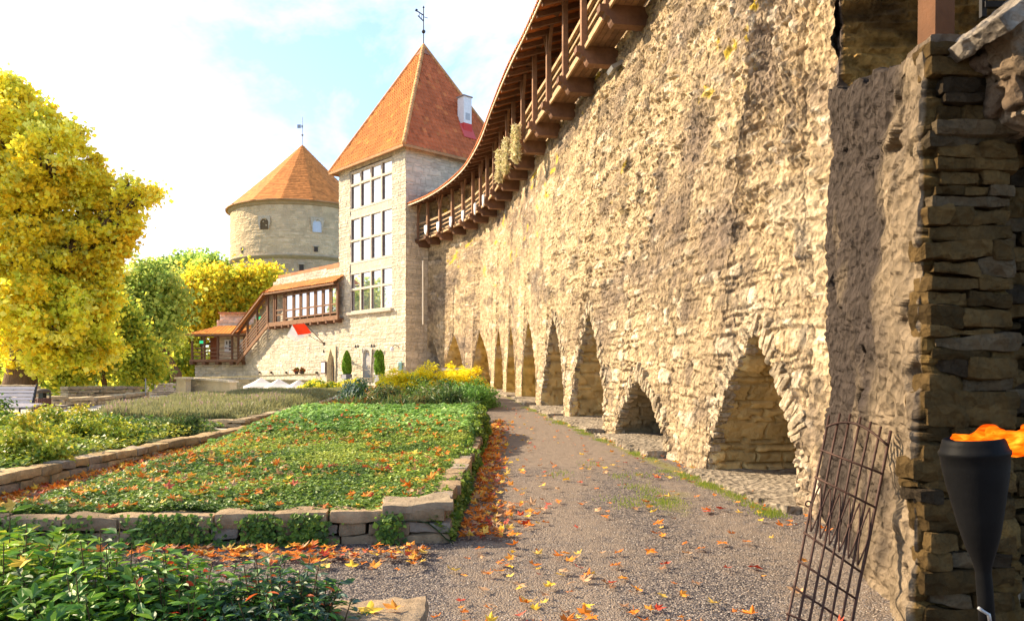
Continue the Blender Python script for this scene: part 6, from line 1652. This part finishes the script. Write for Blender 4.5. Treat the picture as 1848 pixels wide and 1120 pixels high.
# ================================================================== IRON GRILLE leaning on the pier
gt = thing('iron_grille', (1.85, 4.7, 0), 'tall rusty iron grille with an arched top leaning against the stone pier', 'grille')
BL_, BR_ = at(1415, 1150, 4.52), at(1531, 1150, 4.62)
TL_, TR_ = at(1497, 748, 5.36), at(1608, 778, 5.02)
def gp(u_, v_): return (BL_ * (1 - u_) + BR_ * u_) * (1 - v_) + (TL_ * (1 - u_) + TR_ * u_) * v_
def vfor(py, u_):
    vs_ = np.linspace(0, 1, 400); p = np.array([gp(u_, v) for v in vs_]); y_ = 675 - (p[:, 2] - 1.5) * F / p[:, 1]; return vs_[np.argmin(np.abs(y_ - py))]
IR = (.06, .03, .02)
tops = [750, 745, 744, 745, 752, 762, 778]
for k in range(7):
    u_ = k / 6; top_v = vfor(tops[k], u_) if k < 6 else 1.0
    top_v = max(top_v, .97)
    mb = MB(); pts = [gp(u_, v) + rng.normal(0, .0015, 3) for v in np.linspace(-.02, top_v + [0, .02, .03, .03, .02, .01, 0][k], 8)]
    mb.tube(pts, .0085 if k < 6 else .0105, 8, IR); mb.build('upright', M['iron'], gt, True)
for (pl, pr_) in ((811, 853), (860, 913), (959, 1031), (1010, 1078), (1057, 1125), (1105, 1165)):
    va, vb_ = vfor(pl, 0), vfor(pr_, 1)
    mb = MB(); a, b = gp(-.02, va), gp(1.0, vb_); off_ = np.array([-.012, -.012, .0]); mb.tube([a + off_, (a + b) / 2 + off_, b + off_], .0075, 6, (.10, .05, .03)); mb.build('crossbar', M['iron'], gt, True)
mb = MB(); pts = []
for k in range(13):
    u_ = k / 12; bow = .06 * math.sin(math.pi * min(1, u_ * 1.0) ** .9); pts.append(gp(u_, vfor(770, 0) * (1 - u_) + vfor(802, 1) * u_ + bow) + [-.012, -.012, 0])
mb.tube(pts, .0085, 6, (.10, .05, .03)); mb.build('arched_bar', M['iron'], gt, True)
vl0, vl1 = vfor(868, 0), vfor(952, 0); vr0, vr1 = vfor(920, 1), vfor(1024, 1)
for k in range(6):
    uc = (k + .5) / 6; vt = vl0 * (1 - uc) + vr0 * uc; vb_ = vl1 * (1 - uc) + vr1 * uc
    mb = MB()
    for sg_ in (-1, 1):
        pts = [gp(uc + sg_ * .068 * (1 - abs(2 * t - 1) ** 1.6) , vb_ * (1 - t) + vt * t) + [-.004, -.008, 0] for t in np.linspace(0, 1, 12)]
        mb.tube(pts, .0055, 6, IR)
    mb.build('scroll', M['iron'], gt, True)
    if k: 
        mb = MB(); c = gp(k / 6, (vt + vb_) / 2 + .01); mb.lathe(c - [0, 0, .02], [(.012, 0), (.016, .02), (.012, .04)], 8, (.22, .14, .10)); mb.build('collar', M['iron'], gt, True)
mb = MB(); c = gp(-.05, vfor(910, 0)); mb.tube([c + .018 * np.array([math.cos(a), 0, math.sin(a)]) for a in np.linspace(0, 2 * math.pi, 13)], .005, 6, IR); mb.build('hinge_eye', M['iron'], gt, True)

# ================================================================== BURNING TORCH
ZT = 1.46
T0 = at(1786, 1180, ZT); T1 = at(1757, 800, ZT); axt = T1 - T0; axt /= np.linalg.norm(axt)
def tpt(py): return T0 + (T1 - T0) * ((1180 - py) / 380.0)
tor = thing('garden_torch', (T0[0] + .03, ZT, float(gz(0, 0))), 'burning torch with a flared black metal bowl in the right foreground', 'torch')
S = ZT / F
prof2 = [(1180, 15), (1065, 15.5), (1032, 15), (1022, 16.5), (1008, 21), (990, 28), (965, 36), (940, 42), (915, 47.5), (890, 53), (865, 58.5), (840, 62.5), (822, 64), (819, 66.5), (813, 66.5), (810, 63), (800, 60), (792, 57), (790, 54), (800, 50), (840, 40)]
blk = mat('black_enamel', (.006, .006, .0065), rough=.55, var=.3, vscale=12, spec=.06, bumps=((40, .001, 'n'),))
mb = MB(); c0 = tpt(1180)
mb.lathe(c0, [(r * S * .87, (1180 - py) * S * 1.003) for py, r in prof2], 48, (.02, .02, .02), axis=axt); mb.build('bowl', blk, tor, True)
mb = MB(); mb.tube([c0 + axt * .02, np.array([c0[0] + .03, c0[1], .0])], .0145, 12); mb.build('pole', blk, tor, True)
mb = MB(); q = tpt(1098) + [-.014, -.012, 0]; mb.tube([q + [-.008, 0, .006], q, q + [.010, -.002, -.006], q + [.012, -.004, -.022]], .0035, 6, (.7, .66, .68)); mb.build('wire_tie', M['grey_metal'], tor, True)
fm = bpy.data.materials.new('flame'); fm.use_nodes = True; t = fm.node_tree; t.nodes.clear()
o_ = t.nodes.new('ShaderNodeOutputMaterial'); em = t.nodes.new('ShaderNodeEmission'); tr = t.nodes.new('ShaderNodeBsdfTransparent'); ms = t.nodes.new('ShaderNodeMixShader')
tc2 = t.nodes.new('ShaderNodeTexCoord'); mp2 = t.nodes.new('ShaderNodeMapping'); mp2.inputs['Scale'].default_value = (14, 20, 46); mp2.inputs['Rotation'].default_value = (0, .25, 0)
nz2 = t.nodes.new('ShaderNodeTexNoise'); nz2.inputs['Scale'].default_value = 1; nz2.inputs['Detail'].default_value = 5; nz2.inputs['Distortion'].default_value = 1.4
rp = t.nodes.new('ShaderNodeValToRGB'); e = rp.color_ramp.elements; e[0].position = .34; e[0].color = (.75, .035, .0, 1); e[1].position = .72; e[1].color = (1, .55, .04, 1); x = e.new(.52); x.color = (1, .17, .005, 1)
t.links.new(tc2.outputs['Object'], mp2.inputs[0]); t.links.new(mp2.outputs[0], nz2.inputs['Vector']); t.links.new(nz2.outputs['Fac'], rp.inputs[0]); t.links.new(rp.outputs[0], em.inputs['Color']); em.inputs['Strength'].default_value = .95
lw = t.nodes.new('ShaderNodeLayerWeight'); lw.inputs['Blend'].default_value = .35; mr_ = t.nodes.new('ShaderNodeMapRange'); mr_.inputs['From Min'].default_value = .12; mr_.inputs['From Max'].default_value = 1; mr_.inputs['To Min'].default_value = .28; mr_.inputs['To Max'].default_value = .97
t.links.new(lw.outputs['Facing'], mr_.inputs['Value']); t.links.new(mr_.outputs[0], ms.inputs[0]); t.links.new(em.outputs[0], ms.inputs[1]); t.links.new(tr.outputs[0], ms.inputs[2]); t.links.new(ms.outputs[0], o_.inputs['Surface'])
fl_ = thing('flame', at(1770, 800, ZT), 'orange flame blown to the right from the torch bowl', 'flame')
tong = [([(1716, 791), (1740, 798), (1766, 800), (1795, 800)], 10), ([(1722, 790), (1752, 786), (1780, 778), (1812, 782), (1850, 800)], 15), ([(1745, 806), (1768, 815), (1790, 820), (1806, 828)], 12), ([(1756, 798), (1790, 806), (1818, 812), (1836, 818), (1870, 806)], 17),
        ([(1742, 795), (1775, 792), (1805, 790), (1830, 802), (1880, 812)], 16), ([(1775, 784), (1792, 775), (1806, 778), (1822, 792)], 9), ([(1826, 806), (1845, 800), (1870, 788), (1900, 790)], 15), ([(1782, 815), (1800, 822), (1812, 815)], 12), ([(1838, 778), (1850, 774), (1875, 778)], 9)]
FV, FF, FO = [], [], 0
_rt = np.random.default_rng(4)
tong = [(p_, r_ * .72) for p_, r_ in tong]
for _ in range(16):
    sx = _rt.uniform(1720, 1800); sy = 800 + _rt.uniform(-6, 14); ln_ = _rt.uniform(50, 120); rise = _rt.uniform(-22, 14)
    tong.append(([(sx, sy), (sx + ln_ * .35, sy - 8 + rise * .5), (sx + ln_ * .7, sy + rise + _rt.uniform(-8, 8)), (sx + ln_, sy + rise + _rt.uniform(-12, 12))], _rt.uniform(3, 7)))
for i, (pl, r_0) in enumerate(tong):
    ctrl = np.array([at(px, py, ZT + (.028 * math.sin(i * 2.1))) for px, py in pl]); tt_ = np.linspace(0, 1, 22); xs_ = np.linspace(0, 1, len(pl))
    cv = np.stack([np.interp(tt_, xs_, ctrl[:, k]) for k in range(3)], 1)
    for _ in range(3): cv[1:-1] = (cv[:-2] + cv[1:-1] * 2 + cv[2:]) / 4
    cv += np.stack([0 * tt_, .006 * np.sin(tt_ * 9 + i), .003 * np.sin(tt_ * 11 + i * 2)], 1)
    rr = r_0 * S * np.sin(np.pi * np.clip(tt_ * .94 + .05, 0, 1)) ** .8 * (1 + .2 * np.sin(tt_ * 14 + i)); rr = np.maximum(rr, .0006)
    mb = MB(); mb.tube(cv, rr, 14); v_ = np.concatenate(mb.v); v_[:, 2] += .004 * fbm(v_ * 60, 2, i)
    FV.append(v_); FF += [tuple(a + FO for a in f) for f in mb.f]; FO += len(v_)
mesh('fire', np.concatenate(FV), FF, fm, fl_, None, True)
